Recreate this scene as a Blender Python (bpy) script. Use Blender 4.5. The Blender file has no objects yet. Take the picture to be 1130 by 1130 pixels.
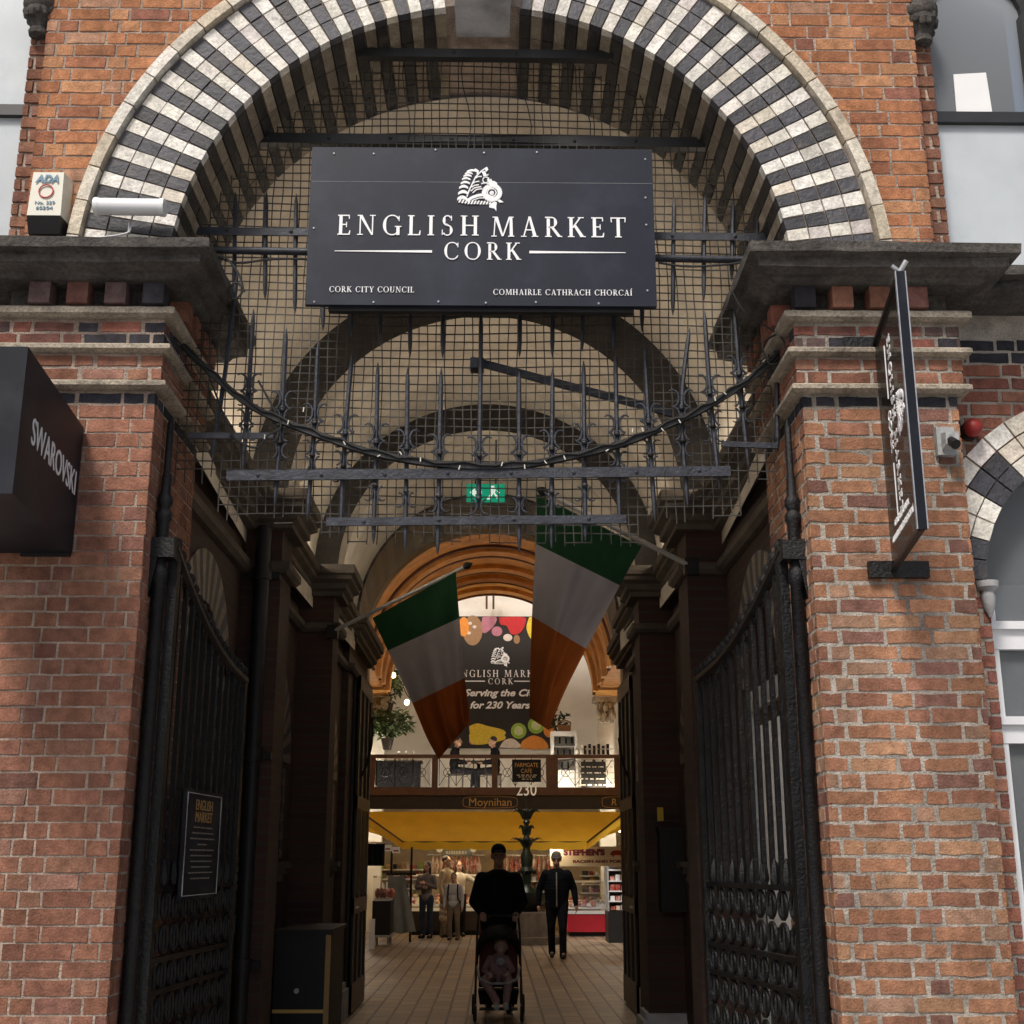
import bpy, bmesh, math, random
from mathutils import Vector, Matrix
R = math.radians
random.seed(7)
scn = bpy.context.scene
COL = scn.collection
# ------------------------------------------------------------------ camera, sky, sun, exposure
FPX, PITCH, YAW, CAMX, CAMZ = 1405.0, 15.3, 0.77, 0.08, 1.63
cam = bpy.data.cameras.new("camera"); cam.sensor_width = 36; cam.lens = 36*FPX/1130.0
cam.clip_start = 0.05; cam.clip_end = 2000
camo = bpy.data.objects.new("camera", cam); COL.objects.link(camo)
camo.location = (CAMX, 0, CAMZ); camo.rotation_euler = (R(90+PITCH), 0, R(-YAW))
scn.camera = camo
SUN_EL, SUN_AZ = 52.0, 205.0          # azimuth clockwise from +Y
w = bpy.data.worlds.new("World"); scn.world = w; w.use_nodes = True
nt = w.node_tree; bg = nt.nodes['Background']
sky = nt.nodes.new('ShaderNodeTexSky'); sky.sky_type = 'NISHITA'; sky.sun_disc = False
sky.sun_elevation = R(SUN_EL); sky.sun_rotation = R(SUN_AZ); sky.dust_density = 4.0; sky.air_density = 1.0; sky.ozone_density = 0.6
nt.links.new(sky.outputs[0], bg.inputs[0]); bg.inputs[1].default_value = 0.085
sun = bpy.data.lights.new("sun", 'SUN'); sun.energy = 2.3; sun.angle = R(13); sun.color = (1.0, 0.95, 0.88)
suno = bpy.data.objects.new("sun", sun); COL.objects.link(suno)
sd = Vector((math.sin(R(SUN_AZ))*math.cos(R(SUN_EL)), math.cos(R(SUN_AZ))*math.cos(R(SUN_EL)), math.sin(R(SUN_EL))))
suno.rotation_euler = sd.to_track_quat('Z', 'Y').to_euler(); suno.location = (0, -5, 20)
vs = scn.view_settings; vs.view_transform = 'Standard'; vs.look = 'None'; vs.gamma = 1; vs.use_curve_mapping = False
vs.exposure = 0.42
# ------------------------------------------------------------------ helpers
_c, _s = math.cos(R(PITCH)), math.sin(R(PITCH)); _cy, _sy = math.cos(R(YAW)), math.sin(R(YAW))
def P(px, py, d):
    """world point seen at photo pixel (px,py), d metres into the street scene"""
    x = (px-565)/FPX; y = -(py-565)/FPX
    F = _c-y*_s; U = _s+y*_c
    X = x*_cy+F*_sy; Y = -x*_sy+F*_cy
    return Vector((CAMX+X/Y*d, d, CAMZ+U/Y*d))
ORG = {}
def setp(o, label=None, cat=None, group=None, kind=None):
    if label: o['label'] = label
    if cat: o['category'] = cat
    if group: o['group'] = group
    if kind: o['kind'] = kind
    return o
def thing(name, loc, label, cat, group=None):
    o = bpy.data.objects.new(name, None); COL.objects.link(o); o.location = loc; o.empty_display_size = .2
    ORG[o] = Vector(loc); return setp(o, label, cat, group)
class MB:
    def __init__(s): s.v = []; s.f = []; s.t = []; s.m = []; s.tint = (1, 1, 1, 1); s.mi = 0
    def face(s, idx): s.f.append(tuple(idx)); s.t.append(s.tint); s.m.append(s.mi)
    def poly(s, pts):
        n = len(s.v); s.v += [Vector(p) for p in pts]; s.face(range(n, n+len(pts)))
    def hexa(s, p):      # 8 points: bottom ring 0-3, top ring 4-7
        n = len(s.v); s.v += [Vector(q) for q in p]
        for q in ((3,2,1,0),(4,5,6,7),(0,1,5,4),(1,2,6,5),(2,3,7,6),(3,0,4,7)): s.face([n+i for i in q])
    def box(s, x0, x1, y0, y1, z0, z1):
        s.hexa([(x0,y0,z0),(x1,y0,z0),(x1,y1,z0),(x0,y1,z0),(x0,y0,z1),(x1,y0,z1),(x1,y1,z1),(x0,y1,z1)])
    def bar(s, a, b, wx, wy, up=(0,0,1)):     # rectangular bar a->b
        a = Vector(a); b = Vector(b); d = (b-a).normalized(); u = Vector(up)
        if abs(d.dot(u)) > .98: u = Vector((0,1,0))
        r = d.cross(u).normalized(); u = r.cross(d)
        q = []
        for p in (a, b):
            q += [p-r*wx/2-u*wy/2, p+r*wx/2-u*wy/2, p+r*wx/2+u*wy/2, p-r*wx/2+u*wy/2]
        s.hexa(q)
    def tube(s, pts, r, n=8, closed=False, flat=None):
        pts = [Vector(p) for p in pts]; m = len(pts)
        rs = r if isinstance(r, (list, tuple)) else [r]*m
        b = len(s.v); prev = None
        for i, p in enumerate(pts):
            if closed: d = pts[(i+1) % m]-pts[i-1]
            else: d = pts[min(i+1, m-1)]-pts[max(i-1, 0)]
            if d.length < 1e-9: d = Vector((0,0,1))
            d.normalize()
            if prev is None:
                u = Vector((0,0,1)) if abs(d.z) < .9 else Vector((0,1,0))
            else: u = prev
            r_ = d.cross(u)
            if r_.length < 1e-6: r_ = d.cross(Vector((1,0,0)))
            r_.normalize(); u = r_.cross(d); prev = u
            for k in range(n):
                a = 2*math.pi*(k+.5)/n
                s.v.append(p+r_*math.cos(a)*rs[i]+u*math.sin(a)*rs[i]*(flat or 1))
        for i in range(m if closed else m-1):
            for k in range(n):
                i2 = (i+1) % m
                s.face([b+i*n+k, b+i*n+(k+1) % n, b+i2*n+(k+1) % n, b+i2*n+k])
        if not closed:
            s.face([b+k for k in range(n-1, -1, -1)]); s.face([b+(m-1)*n+k for k in range(n)])
    def cyl(s, a, b, r, r2=None, n=12): s.tube([a, b], [r, r if r2 is None else r2], n)
    def lathe(s, prof, c, n=16, axis='z'):
        c = Vector(c); b = len(s.v); m = len(prof)
        for (r, h) in prof:
            for k in range(n):
                a = 2*math.pi*k/n
                if axis == 'z': s.v.append(c+Vector((r*math.cos(a), r*math.sin(a), h)))
                elif axis == 'y': s.v.append(c+Vector((r*math.cos(a), h, r*math.sin(a))))
                else: s.v.append(c+Vector((h, r*math.cos(a), r*math.sin(a))))
        for i in range(m-1):
            for k in range(n): s.face([b+i*n+k, b+i*n+(k+1) % n, b+(i+1)*n+(k+1) % n, b+(i+1)*n+k])
        s.face([b+k for k in range(n)]); s.face([b+(m-1)*n+k for k in range(n)])
    def ell(s, c, rx, ry, rz, n=12, m=8, rot=None):
        c = Vector(c); b = len(s.v)
        for i in range(m+1):
            t = math.pi*i/m
            for k in range(n):
                a = 2*math.pi*k/n
                p = Vector((rx*math.sin(t)*math.cos(a), ry*math.sin(t)*math.sin(a), rz*math.cos(t)))
                if rot is not None: p = rot @ p
                s.v.append(c+p)
        for i in range(m):
            for k in range(n): s.face([b+i*n+k, b+(i+1)*n+k, b+(i+1)*n+(k+1) % n, b+i*n+(k+1) % n])
    def caps(s, a, ra, b, rb, n=10):      # tapered capsule
        a = Vector(a); b = Vector(b); d = b-a; L = d.length; d.normalize()
        pts = []; rs = []
        for t in (-1, -.8, -.45): pts.append(a+d*ra*t); rs.append(max(ra*math.sqrt(max(1-t*t, 0)), ra*.05))
        pts += [a, b]; rs += [ra, rb]
        for t in (.45, .8, 1): pts.append(b+d*rb*t); rs.append(max(rb*math.sqrt(max(1-t*t, 0)), rb*.05))
        s.tube(pts, rs, n)
    def prism(s, pts2, fr, h0, h1):      # polygon in frame fr (4x4), extruded from h0 to h1
        n = len(s.v); k = len(pts2)
        for h in (h0, h1):
            for (x, y) in pts2: s.v.append(fr @ Vector((x, y, h)))
        s.face([n+i for i in range(k-1, -1, -1)]); s.face([n+k+i for i in range(k)])
        for i in range(k): s.face([n+i, n+(i+1) % k, n+k+(i+1) % k, n+k+i])
    def grid(s, fn, nu, nv):
        b = len(s.v)
        for i in range(nu+1):
            for j in range(nv+1): s.v.append(Vector(fn(i/nu, j/nv)))
        for i in range(nu):
            for j in range(nv):
                s.face([b+i*(nv+1)+j, b+(i+1)*(nv+1)+j, b+(i+1)*(nv+1)+j+1, b+i*(nv+1)+j+1])
    def sweep(s, path, prof, side=1):
        """profile [(out,z)] along plan polyline path; out measured to the left*side of travel"""
        m = len(path); k = len(prof); b = len(s.v); nrm = []
        for i in range(m-1):
            d = Vector((path[i+1][0]-path[i][0], path[i+1][1]-path[i][1])).normalized()
            nrm.append(Vector((-d.y, d.x))*side)
        for i in range(m):
            if i == 0: o = nrm[0]
            elif i == m-1: o = nrm[-1]
            else:
                o = nrm[i-1]+nrm[i]; o = o/(1+nrm[i-1].dot(nrm[i]))
            for (u, z) in prof: s.v.append(Vector((path[i][0]+o.x*u, path[i][1]+o.y*u, z)))
        for i in range(m-1):
            for j in range(k-1): s.face([b+i*k+j, b+(i+1)*k+j, b+(i+1)*k+j+1, b+i*k+j+1])
        s.face([b+j for j in range(k)]); s.face([b+(m-1)*k+j for j in range(k)])
    def build(s, name, mat, parent=None, loc=None, smooth=False, fix=True):
        if parent is not None: o0 = ORG[parent]
        elif loc is not None: o0 = Vector(loc)
        else:
            xs = [v.x for v in s.v]; ys = [v.y for v in s.v]; zs = [v.z for v in s.v]
            o0 = Vector(((min(xs)+max(xs))/2, (min(ys)+max(ys))/2, min(zs)))
        me = bpy.data.meshes.new(name); me.from_pydata([v-o0 for v in s.v], [], s.f)
        mats = mat if isinstance(mat, (list, tuple)) else [mat]
        for q in mats: me.materials.append(q)
        if len(mats) > 1: me.polygons.foreach_set('material_index', s.m)
        at = me.attributes.new('tint', 'FLOAT_COLOR', 'FACE')
        at.data.foreach_set('color', [c for t in s.t for c in t])
        if fix:
            bm = bmesh.new(); bm.from_mesh(me); bmesh.ops.recalc_face_normals(bm, faces=bm.faces); bm.to_mesh(me); bm.free()
        if smooth:
            me.polygons.foreach_set('use_smooth', [True]*len(me.polygons))
            try: me.set_sharp_from_angle(angle=R(40))
            except Exception: pass
        me.update()
        o = bpy.data.objects.new(name, me); COL.objects.link(o)
        if parent is not None: o.parent = parent
        else: o.location = o0
        ORG[o] = o0; return o
# ------------------------------------------------------------------ materials
def mat(name, col, rough=.6, metal=0., var=.12, scale=6., bump=0., bscale=40., spec=.5, tint=False, dirt=None, dscale=1.5, dlo=.5, dhi=.72, speck=0., sscale=110., bdist=.01, streak=0.):
    m = bpy.data.materials.new(name); m.use_nodes = True; n = m.node_tree.nodes; l = m.node_tree.links
    b = n['Principled BSDF']; b.inputs['Roughness'].default_value = rough; b.inputs['Metallic'].default_value = metal
    b.inputs['Specular IOR Level'].default_value = spec
    tc = n.new('ShaderNodeTexCoord'); nz = n.new('ShaderNodeTexNoise'); nz.inputs['Scale'].default_value = scale; nz.inputs['Detail'].default_value = 6
    l.new(tc.outputs['Object'], nz.inputs['Vector'])
    mp = n.new('ShaderNodeMapRange'); mp.inputs[1].default_value = .3; mp.inputs[2].default_value = .7
    mp.inputs[3].default_value = 1-var; mp.inputs[4].default_value = 1+var; l.new(nz.outputs['Fac'], mp.inputs[0])
    mx = n.new('ShaderNodeMix'); mx.data_type = 'RGBA'; mx.blend_type = 'MULTIPLY'; mx.inputs[0].default_value = 1
    if tint:
        a = n.new('ShaderNodeAttribute'); a.attribute_name = 'tint'; l.new(a.outputs['Color'], mx.inputs[6])
    else: mx.inputs[6].default_value = (*col, 1)
    l.new(mp.outputs[0], mx.inputs[7]); out = mx.outputs[2]
    if dirt:
        nd = n.new('ShaderNodeTexNoise'); nd.inputs['Scale'].default_value = dscale; nd.inputs['Detail'].default_value = 8; nd.inputs['Roughness'].default_value = .65
        l.new(tc.outputs['Object'], nd.inputs['Vector'])
        rm = n.new('ShaderNodeMapRange'); rm.inputs[1].default_value = dlo; rm.inputs[2].default_value = dhi; l.new(nd.outputs['Fac'], rm.inputs[0])
        m2 = n.new('ShaderNodeMix'); m2.data_type = 'RGBA'; l.new(rm.outputs[0], m2.inputs[0]); l.new(out, m2.inputs[6]); m2.inputs[7].default_value = (*dirt, 1)
        out = m2.outputs[2]
    if speck:
        n3 = n.new('ShaderNodeTexNoise'); n3.inputs['Scale'].default_value = sscale; n3.inputs['Detail'].default_value = 5; n3.inputs['Roughness'].default_value = .7
        l.new(tc.outputs['Object'], n3.inputs['Vector'])
        r3 = n.new('ShaderNodeMapRange'); r3.inputs[1].default_value = .34; r3.inputs[2].default_value = .60; r3.inputs[3].default_value = 1-speck; r3.inputs[4].default_value = 1+speck*.35; l.new(n3.outputs['Fac'], r3.inputs[0])
        m3 = n.new('ShaderNodeMix'); m3.data_type = 'RGBA'; m3.blend_type = 'MULTIPLY'; m3.inputs[0].default_value = 1; l.new(out, m3.inputs[6]); l.new(r3.outputs[0], m3.inputs[7]); out = m3.outputs[2]
    if streak:      # soot and wash marks running down the wall
        mpg = n.new('ShaderNodeMapping'); mpg.inputs['Scale'].default_value = (3.2, 3.2, .45); l.new(tc.outputs['Object'], mpg.inputs[0])
        n4 = n.new('ShaderNodeTexNoise'); n4.inputs['Scale'].default_value = 1.; n4.inputs['Detail'].default_value = 7; n4.inputs['Roughness'].default_value = .6; l.new(mpg.outputs[0], n4.inputs['Vector'])
        r4 = n.new('ShaderNodeMapRange'); r4.inputs[1].default_value = .36; r4.inputs[2].default_value = .62; r4.inputs[3].default_value = 1-streak; r4.inputs[4].default_value = 1+streak*.4; l.new(n4.outputs['Fac'], r4.inputs[0])
        m4 = n.new('ShaderNodeMix'); m4.data_type = 'RGBA'; m4.blend_type = 'MULTIPLY'; m4.inputs[0].default_value = 1; l.new(out, m4.inputs[6]); l.new(r4.outputs[0], m4.inputs[7]); out = m4.outputs[2]
    l.new(out, b.inputs['Base Color'])
    if bump:
        nb = n.new('ShaderNodeTexNoise'); nb.inputs['Scale'].default_value = bscale; nb.inputs['Detail'].default_value = 8; nb.inputs['Roughness'].default_value = .65
        l.new(tc.outputs['Object'], nb.inputs['Vector'])
        bp = n.new('ShaderNodeBump'); bp.inputs['Strength'].default_value = bump; bp.inputs['Distance'].default_value = bdist
        l.new(nb.outputs['Fac'], bp.inputs['Height']); l.new(bp.outputs[0], b.inputs['Normal'])
    return m
def emis(name, col, s):
    m = mat(name, col); b = m.node_tree.nodes['Principled BSDF']
    b.inputs['Emission Color'].default_value = (*col, 1); b.inputs['Emission Strength'].default_value = s; return m
def glass(name, tintc, alpha, rough=.05, fres=True):
    """pane: part see-through, part reflecting, optionally clouded"""
    m = bpy.data.materials.new(name); m.use_nodes = True; n = m.node_tree.nodes; l = m.node_tree.links
    b = n['Principled BSDF']; b.inputs['Base Color'].default_value = (*tintc, 1); b.inputs['Roughness'].default_value = rough
    b.inputs['Specular IOR Level'].default_value = .6
    t = n.new('ShaderNodeBsdfTransparent'); mx = n.new('ShaderNodeMixShader')
    fr = n.new('ShaderNodeFresnel'); fr.inputs[0].default_value = 1.5
    ad = n.new('ShaderNodeMath'); ad.operation = 'ADD'; ad.use_clamp = True; ad.inputs[1].default_value = alpha
    if fres: l.new(fr.outputs[0], ad.inputs[0]); l.new(ad.outputs[0], mx.inputs[0])
    else: mx.inputs[0].default_value = alpha; b.inputs['Specular IOR Level'].default_value = .1
    l.new(t.outputs[0], mx.inputs[1]); l.new(b.outputs[0], mx.inputs[2]); l.new(mx.outputs[0], n['Material Output'].inputs[0]); return m
M = {}
M['brick'] = mat('brick', (.3,.13,.08), .9, var=.26, scale=20, bump=.9, bscale=85, tint=True, spec=.15, dirt=(.07,.05,.042), dscale=3.5, dlo=.60, dhi=.95, speck=.30, sscale=130, bdist=.010, streak=.30)
M['mortar'] = mat('mortar', (.45,.40,.345), .95, var=.3, scale=9, bump=1., bscale=60, spec=.2, dirt=(.15,.13,.12), dscale=2.0, speck=.35, bdist=.02)
M['mortar_warm'] = mat('mortar_warm', (.46,.365,.30), .95, var=.3, scale=9, bump=1., bscale=60, spec=.2, dirt=(.16,.12,.10), dscale=2.0, speck=.35, bdist=.02)
M['mortar_dark'] = mat('mortar_dark', (.22,.18,.15), .95, var=.3, scale=9, bump=.8, bscale=70, spec=.2)
M['glazed'] = mat('glazed', (.7,.66,.56), .5, var=.22, scale=18, bump=.7, bscale=40, tint=True, dirt=(.14,.12,.10), dscale=6, dlo=.56, dhi=.85, speck=.3, sscale=60, bdist=.012)
M['stone'] = mat('stone', (.078,.070,.062), .9, var=.45, scale=7, bump=1., bscale=26, speck=.4, sscale=45, bdist=.03, dirt=(.19,.17,.15), dscale=3.2, dlo=.52, dhi=.8)
M['stone_pale'] = mat('stone_pale', (.42,.36,.28), .9, var=.35, scale=9, bump=1., bscale=34, speck=.4, sscale=60, bdist=.02, dirt=(.10,.085,.07), dscale=4.5)
M['stone_grey'] = mat('stone_grey', (.36,.36,.37), .8, var=.25, scale=6, bump=.6, bscale=30)
M['stone_key'] = mat('stone_key', (.42,.42,.43), .8, var=.35, scale=7, bump=.8, bscale=34, dirt=(.12,.115,.11), dscale=3.5, dlo=.55, dhi=.8)
M['plaster'] = mat('plaster', (.70,.63,.53), .9, var=.08, scale=3, bump=.2, bscale=30, speck=.08, sscale=40, streak=.12, dirt=(.50,.43,.34), dscale=1.3)
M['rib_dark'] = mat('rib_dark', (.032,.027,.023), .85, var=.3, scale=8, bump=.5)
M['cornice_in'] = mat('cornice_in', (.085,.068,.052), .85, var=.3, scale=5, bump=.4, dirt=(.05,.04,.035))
M['iron'] = mat('iron', (.021,.024,.034), .45, .2, var=.45, scale=18, bump=.5, bscale=60, dirt=(.075,.078,.09), dscale=14, dlo=.58, dhi=.8)
M['iron_black'] = mat('iron_black', (.007,.007,.008), .34, .0, var=.5, scale=12, bump=.8, bscale=60, spec=.3, dirt=(.028,.024,.021), dscale=11, dlo=.60, dhi=.8)
M['wire'] = mat('wire', (.036,.032,.027), .6, .2, var=.6, scale=9)
M['rail_black'] = mat('rail_black', (.016,.016,.017), .5, .2, var=.3, bump=.2)
M['sign'] = mat('sign', (.011,.014,.025), .40, 0, var=.18, scale=3, bump=.06, bscale=90, dirt=(.021,.026,.041), dscale=3, spec=.28)
M['sign_black'] = mat('sign_black', (.010,.012,.018), .5, 0, var=.25, scale=4, spec=.2, dirt=(.022,.024,.03), dscale=4)
M['letter'] = mat('letter', (.82,.82,.83), .5, var=.03)
M['letter_dim'] = mat('letter_dim', (.45,.42,.36), .6, var=.05)
M['grey_dim'] = mat('grey_dim', (.20,.19,.17), .6, var=.05)
M['gold'] = mat('gold', (.55,.36,.10), .5, var=.1)
M['gold_dim'] = mat('gold_dim', (.32,.20,.07), .6, var=.1)
M['steel'] = mat('steel', (.45,.46,.48), .4, .7, var=.2, scale=20)
M['white_plastic'] = mat('white_plastic', (.74,.75,.74), .35, var=.06, dirt=(.45,.44,.40), dscale=6, dlo=.6, dhi=.85)
M['cream_plastic'] = mat('cream_plastic', (.66,.64,.55), .4, var=.06, dirt=(.36,.33,.27), dscale=7, dlo=.58, dhi=.85)
M['dark_plastic'] = mat('dark_plastic', (.013,.012,.013), .5, spec=.3, var=.2)
M['blue_print'] = mat('blue_print', (.12,.24,.34), .5, var=.1)
M['red'] = mat('red', (.27,.022,.018), .5, var=.15)
M['red_cloth'] = mat('red_cloth', (.42,.01,.025), .6, var=.1)
M['ring_red'] = mat('ring_red', (.55,.10,.08), .5)
M['grey_paint'] = mat('grey_paint', (.36,.37,.37), .6, var=.2, bump=.3, dirt=(.1,.1,.1), dscale=12)
M['smoked'] = glass('smoked', (.012,.010,.009), .52, .35, False)
M['pane'] = glass('pane', (.24,.26,.28), .45, .04)
M['pane_clear'] = glass('pane_clear', (.5,.5,.5), .03, .03)
M['pane_frost_sky'] = mat('pane_frost_sky', (.50,.54,.57), .25, var=.10, scale=2.5, dirt=(.38,.43,.46), dscale=1.5)
M['paper'] = mat('paper', (.8,.8,.8), .7, var=.03)
M['frame_dark'] = mat('frame_dark', (.02,.02,.023), .4, var=.2)
M['frame_white'] = mat('frame_white', (.72,.73,.75), .45, var=.05)
M['wood_arch'] = mat('wood_arch', (.60,.30,.085), .5, var=.25, scale=4, bump=.2, dirt=(.42,.18,.045), dscale=2.5)
M['wood_line'] = mat('wood_line', (.08,.025,.01), .6, var=.2)
M['wood_rail'] = mat('wood_rail', (.11,.052,.026), .5, var=.25, scale=7)
M['wood_dark'] = mat('wood_dark', (.018,.011,.008), .45, var=.3, scale=8, bump=.2)
M['wall_white'] = mat('wall_white', (.74,.71,.64), .9, var=.04, scale=3, bump=.2, dirt=(.60,.52,.42), dscale=.8, dlo=.55, dhi=.8)
M['wall_warm'] = mat('wall_warm', (.42,.33,.22), .9, var=.15, scale=4)
M['side_brick'] = None
M['yellow'] = mat('yellow', (.84,.52,.03), .75, var=.06, scale=3)
M['yellow_sign'] = mat('yellow_sign', (.62,.42,.03), .5, var=.05)
for n_, c_ in (('green_flag',(.018,.062,.028)),('white_flag',(.36,.335,.355)),('orange_flag',(.33,.085,.016))):
    m_ = mat(n_, c_, .85, var=.12, bump=.25, bscale=260, spec=.1); M[n_] = m_; nn, ll = m_.node_tree.nodes, m_.node_tree.links
    tl_ = nn.new('ShaderNodeBsdfTranslucent'); tl_.inputs[0].default_value = (*c_,1); mx_ = nn.new('ShaderNodeMixShader'); mx_.inputs[0].default_value = .45
    ll.new(nn['Principled BSDF'].outputs[0], mx_.inputs[1]); ll.new(tl_.outputs[0], mx_.inputs[2]); ll.new(mx_.outputs[0], nn['Material Output'].inputs[0])
M['pole'] = mat('pole', (.42,.40,.38), .5, .2, var=.15)
M['exit_green'] = emis('exit_green', (.0,.26,.15), .5)
M['exit_white'] = emis('exit_white', (.7,.85,.78), .45)
M['bulb'] = emis('bulb', (1.0,.72,.38), 14.)
M['tube'] = emis('tube', (1.0,.88,.70), 34.)
M['fill_passage'] = emis('fill_passage', (1.0,.88,.72), 20.)
M['fill_hall'] = emis('fill_hall', (1.0,.86,.66), 130.)
M['fill_foot'] = emis('fill_foot', (1.0,.88,.68), 75.)
M['fill_wall'] = emis('fill_wall', (1.0,.96,.90), 10.)
M['leaf'] = mat('leaf', (.05,.09,.025), .6, var=.5, scale=3)
M['leaf_dark'] = mat('leaf_dark', (.025,.045,.018), .6, var=.4, scale=3)
M['stone_dim'] = mat('stone_dim', (.09,.065,.045), .8, var=.3, bump=.4)
M['fountain'] = mat('fountain', (.010,.018,.012), .35, .1, var=.4, scale=12, bump=.3)
M['skin'] = mat('skin', (.42,.25,.18), .55, var=.08)
M['skin_pale'] = mat('skin_pale', (.48,.33,.28), .55, var=.08)
M['black_cloth'] = mat('black_cloth', (.010,.010,.012), .8, spec=.08, var=.3, scale=8, bump=.5, bscale=12, bdist=.03)
M['navy_cloth'] = mat('navy_cloth', (.006,.007,.010), .75, spec=.08, var=.3, scale=8, bump=.6, bscale=14)
M['dark_trouser'] = mat('dark_trouser', (.012,.012,.016), .85, spec=.08, var=.3, bump=.4, bscale=18)
M['denim'] = mat('denim', (.03,.04,.065), .85, spec=.08, var=.25, bump=.3, bscale=20)
M['khaki'] = mat('khaki', (.16,.12,.08), .85, var=.2, bump=.3, bscale=20)
M['beige'] = mat('beige', (.36,.28,.19), .85, var=.15, bump=.3, bscale=18)
M['grey_top'] = mat('grey_top', (.15,.13,.13), .85, var=.2, bump=.3, bscale=18)
M['pale_top'] = mat('pale_top', (.40,.40,.42), .85, var=.15, bump=.3, bscale=18)
M['white_top'] = mat('white_top', (.60,.58,.55), .85, var=.1, bump=.3, bscale=18)
M['pink'] = mat('pink', (.30,.19,.19), .85, var=.15, bump=.3, bscale=30)
M['maroon'] = mat('maroon', (.10,.018,.014), .8, var=.2, bump=.3, bscale=30)
M['hair'] = mat('hair', (.018,.011,.008), .6, var=.3, bump=.6, bscale=90)
M['hair_fair'] = mat('hair_fair', (.20,.12,.06), .6, var=.3, bump=.6, bscale=90)
M['beanie'] = mat('beanie', (.13,.11,.10), .9, var=.2, bump=.7, bscale=110)
M['rubber'] = mat('rubber', (.012,.012,.012), .7)
M['meat'] = mat('meat', (.38,.06,.045), .4, var=.5, scale=7, dirt=(.62,.42,.36), dscale=9, dlo=.45, dhi=.6)
M['fat'] = mat('fat', (.60,.48,.38), .5, var=.2, scale=8, dirt=(.45,.10,.07), dscale=10, dlo=.5, dhi=.6)
M['cloth_grey'] = mat('cloth_grey', (.16,.165,.155), .9, var=.15, bump=.4, bscale=12)
M['purple'] = mat('purple', (.16,.03,.09), .6)
M['banner_black'] = mat('banner_black', (.010,.008,.007), .6, var=.35, scale=2)
def colm(n, c, r=.6): M[n] = mat(n, c, r, var=.12, scale=14)
colm('fruit_yellow', (.72,.52,.04)); colm('fruit_orange', (.70,.25,.03)); colm('fruit_red', (.50,.015,.02)); colm('fruit_green', (.28,.42,.05))
colm('fruit_lime', (.55,.62,.25)); colm('garlic', (.66,.58,.52)); colm('onion', (.42,.16,.22)); colm('nut', (.30,.17,.08)); colm('seed', (.04,.03,.02))
# tiles of the passage floor, side-wall brickwork, street paving
def tilemat(name, c1, c2, mo, bw, rh, ms, off, plane, rough=.55, bump=.3):
    m = bpy.data.materials.new(name); m.use_nodes = True; n = m.node_tree.nodes; l = m.node_tree.links; b = n['Principled BSDF']
    tc = n.new('ShaderNodeTexCoord'); sp = n.new('ShaderNodeSeparateXYZ'); cb = n.new('ShaderNodeCombineXYZ'); l.new(tc.outputs['Object'], sp.inputs[0])
    l.new(sp.outputs[plane[0]], cb.inputs[0]); l.new(sp.outputs[plane[1]], cb.inputs[1])
    nzv = n.new('ShaderNodeTexNoise'); nzv.inputs['Scale'].default_value = 4; l.new(tc.outputs['Object'], nzv.inputs['Vector'])
    wob = n.new('ShaderNodeVectorMath'); wob.operation = 'MULTIPLY_ADD'; wob.inputs[1].default_value = (.012,.012,0); l.new(nzv.outputs['Color'], wob.inputs[0]); l.new(cb.outputs[0], wob.inputs[2])
    br = n.new('ShaderNodeTexBrick'); br.offset = off; br.inputs['Scale'].default_value = 1; br.inputs['Brick Width'].default_value = bw; br.inputs['Row Height'].default_value = rh
    br.inputs['Mortar Size'].default_value = ms; br.inputs['Color1'].default_value = (*c1,1); br.inputs['Color2'].default_value = (*c2,1); br.inputs['Mortar'].default_value = (*mo,1)
    br.inputs['Bias'].default_value = -.1; l.new(wob.outputs[0], br.inputs['Vector'])
    nz = n.new('ShaderNodeTexNoise'); nz.inputs['Scale'].default_value = 1.6; nz.inputs['Detail'].default_value = 8; l.new(tc.outputs['Object'], nz.inputs['Vector'])
    mp = n.new('ShaderNodeMapRange'); mp.inputs[1].default_value = .3; mp.inputs[2].default_value = .7; mp.inputs[3].default_value = .6; mp.inputs[4].default_value = 1.3; l.new(nz.outputs['Fac'], mp.inputs[0])
    mx = n.new('ShaderNodeMix'); mx.data_type = 'RGBA'; mx.blend_type = 'MULTIPLY'; mx.inputs[0].default_value = 1; l.new(br.outputs['Color'], mx.inputs[6]); l.new(mp.outputs[0], mx.inputs[7]); l.new(mx.outputs[2], b.inputs['Base Color'])
    rr = n.new('ShaderNodeMapRange'); rr.inputs[3].default_value = rough-.15; rr.inputs[4].default_value = rough+.2; l.new(nz.outputs['Fac'], rr.inputs[0]); l.new(rr.outputs[0], b.inputs['Roughness'])
    bp = n.new('ShaderNodeBump'); bp.inputs['Strength'].default_value = bump; bp.inputs['Distance'].default_value = .006; bp.invert = True; l.new(br.outputs['Fac'], bp.inputs['Height']); l.new(bp.outputs[0], b.inputs['Normal'])
    return m
M['tiles'] = tilemat('floor_tiles', (.33,.255,.175), (.24,.185,.13), (.07,.052,.04), .44, .205, .014, .5, (1,0), .42)
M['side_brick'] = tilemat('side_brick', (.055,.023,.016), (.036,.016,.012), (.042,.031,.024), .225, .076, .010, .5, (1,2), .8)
M['paving'] = tilemat('paving', (.38,.37,.35), (.32,.31,.30), (.14,.14,.14), .6, .4, .008, .5, (0,1), .8)

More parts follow.
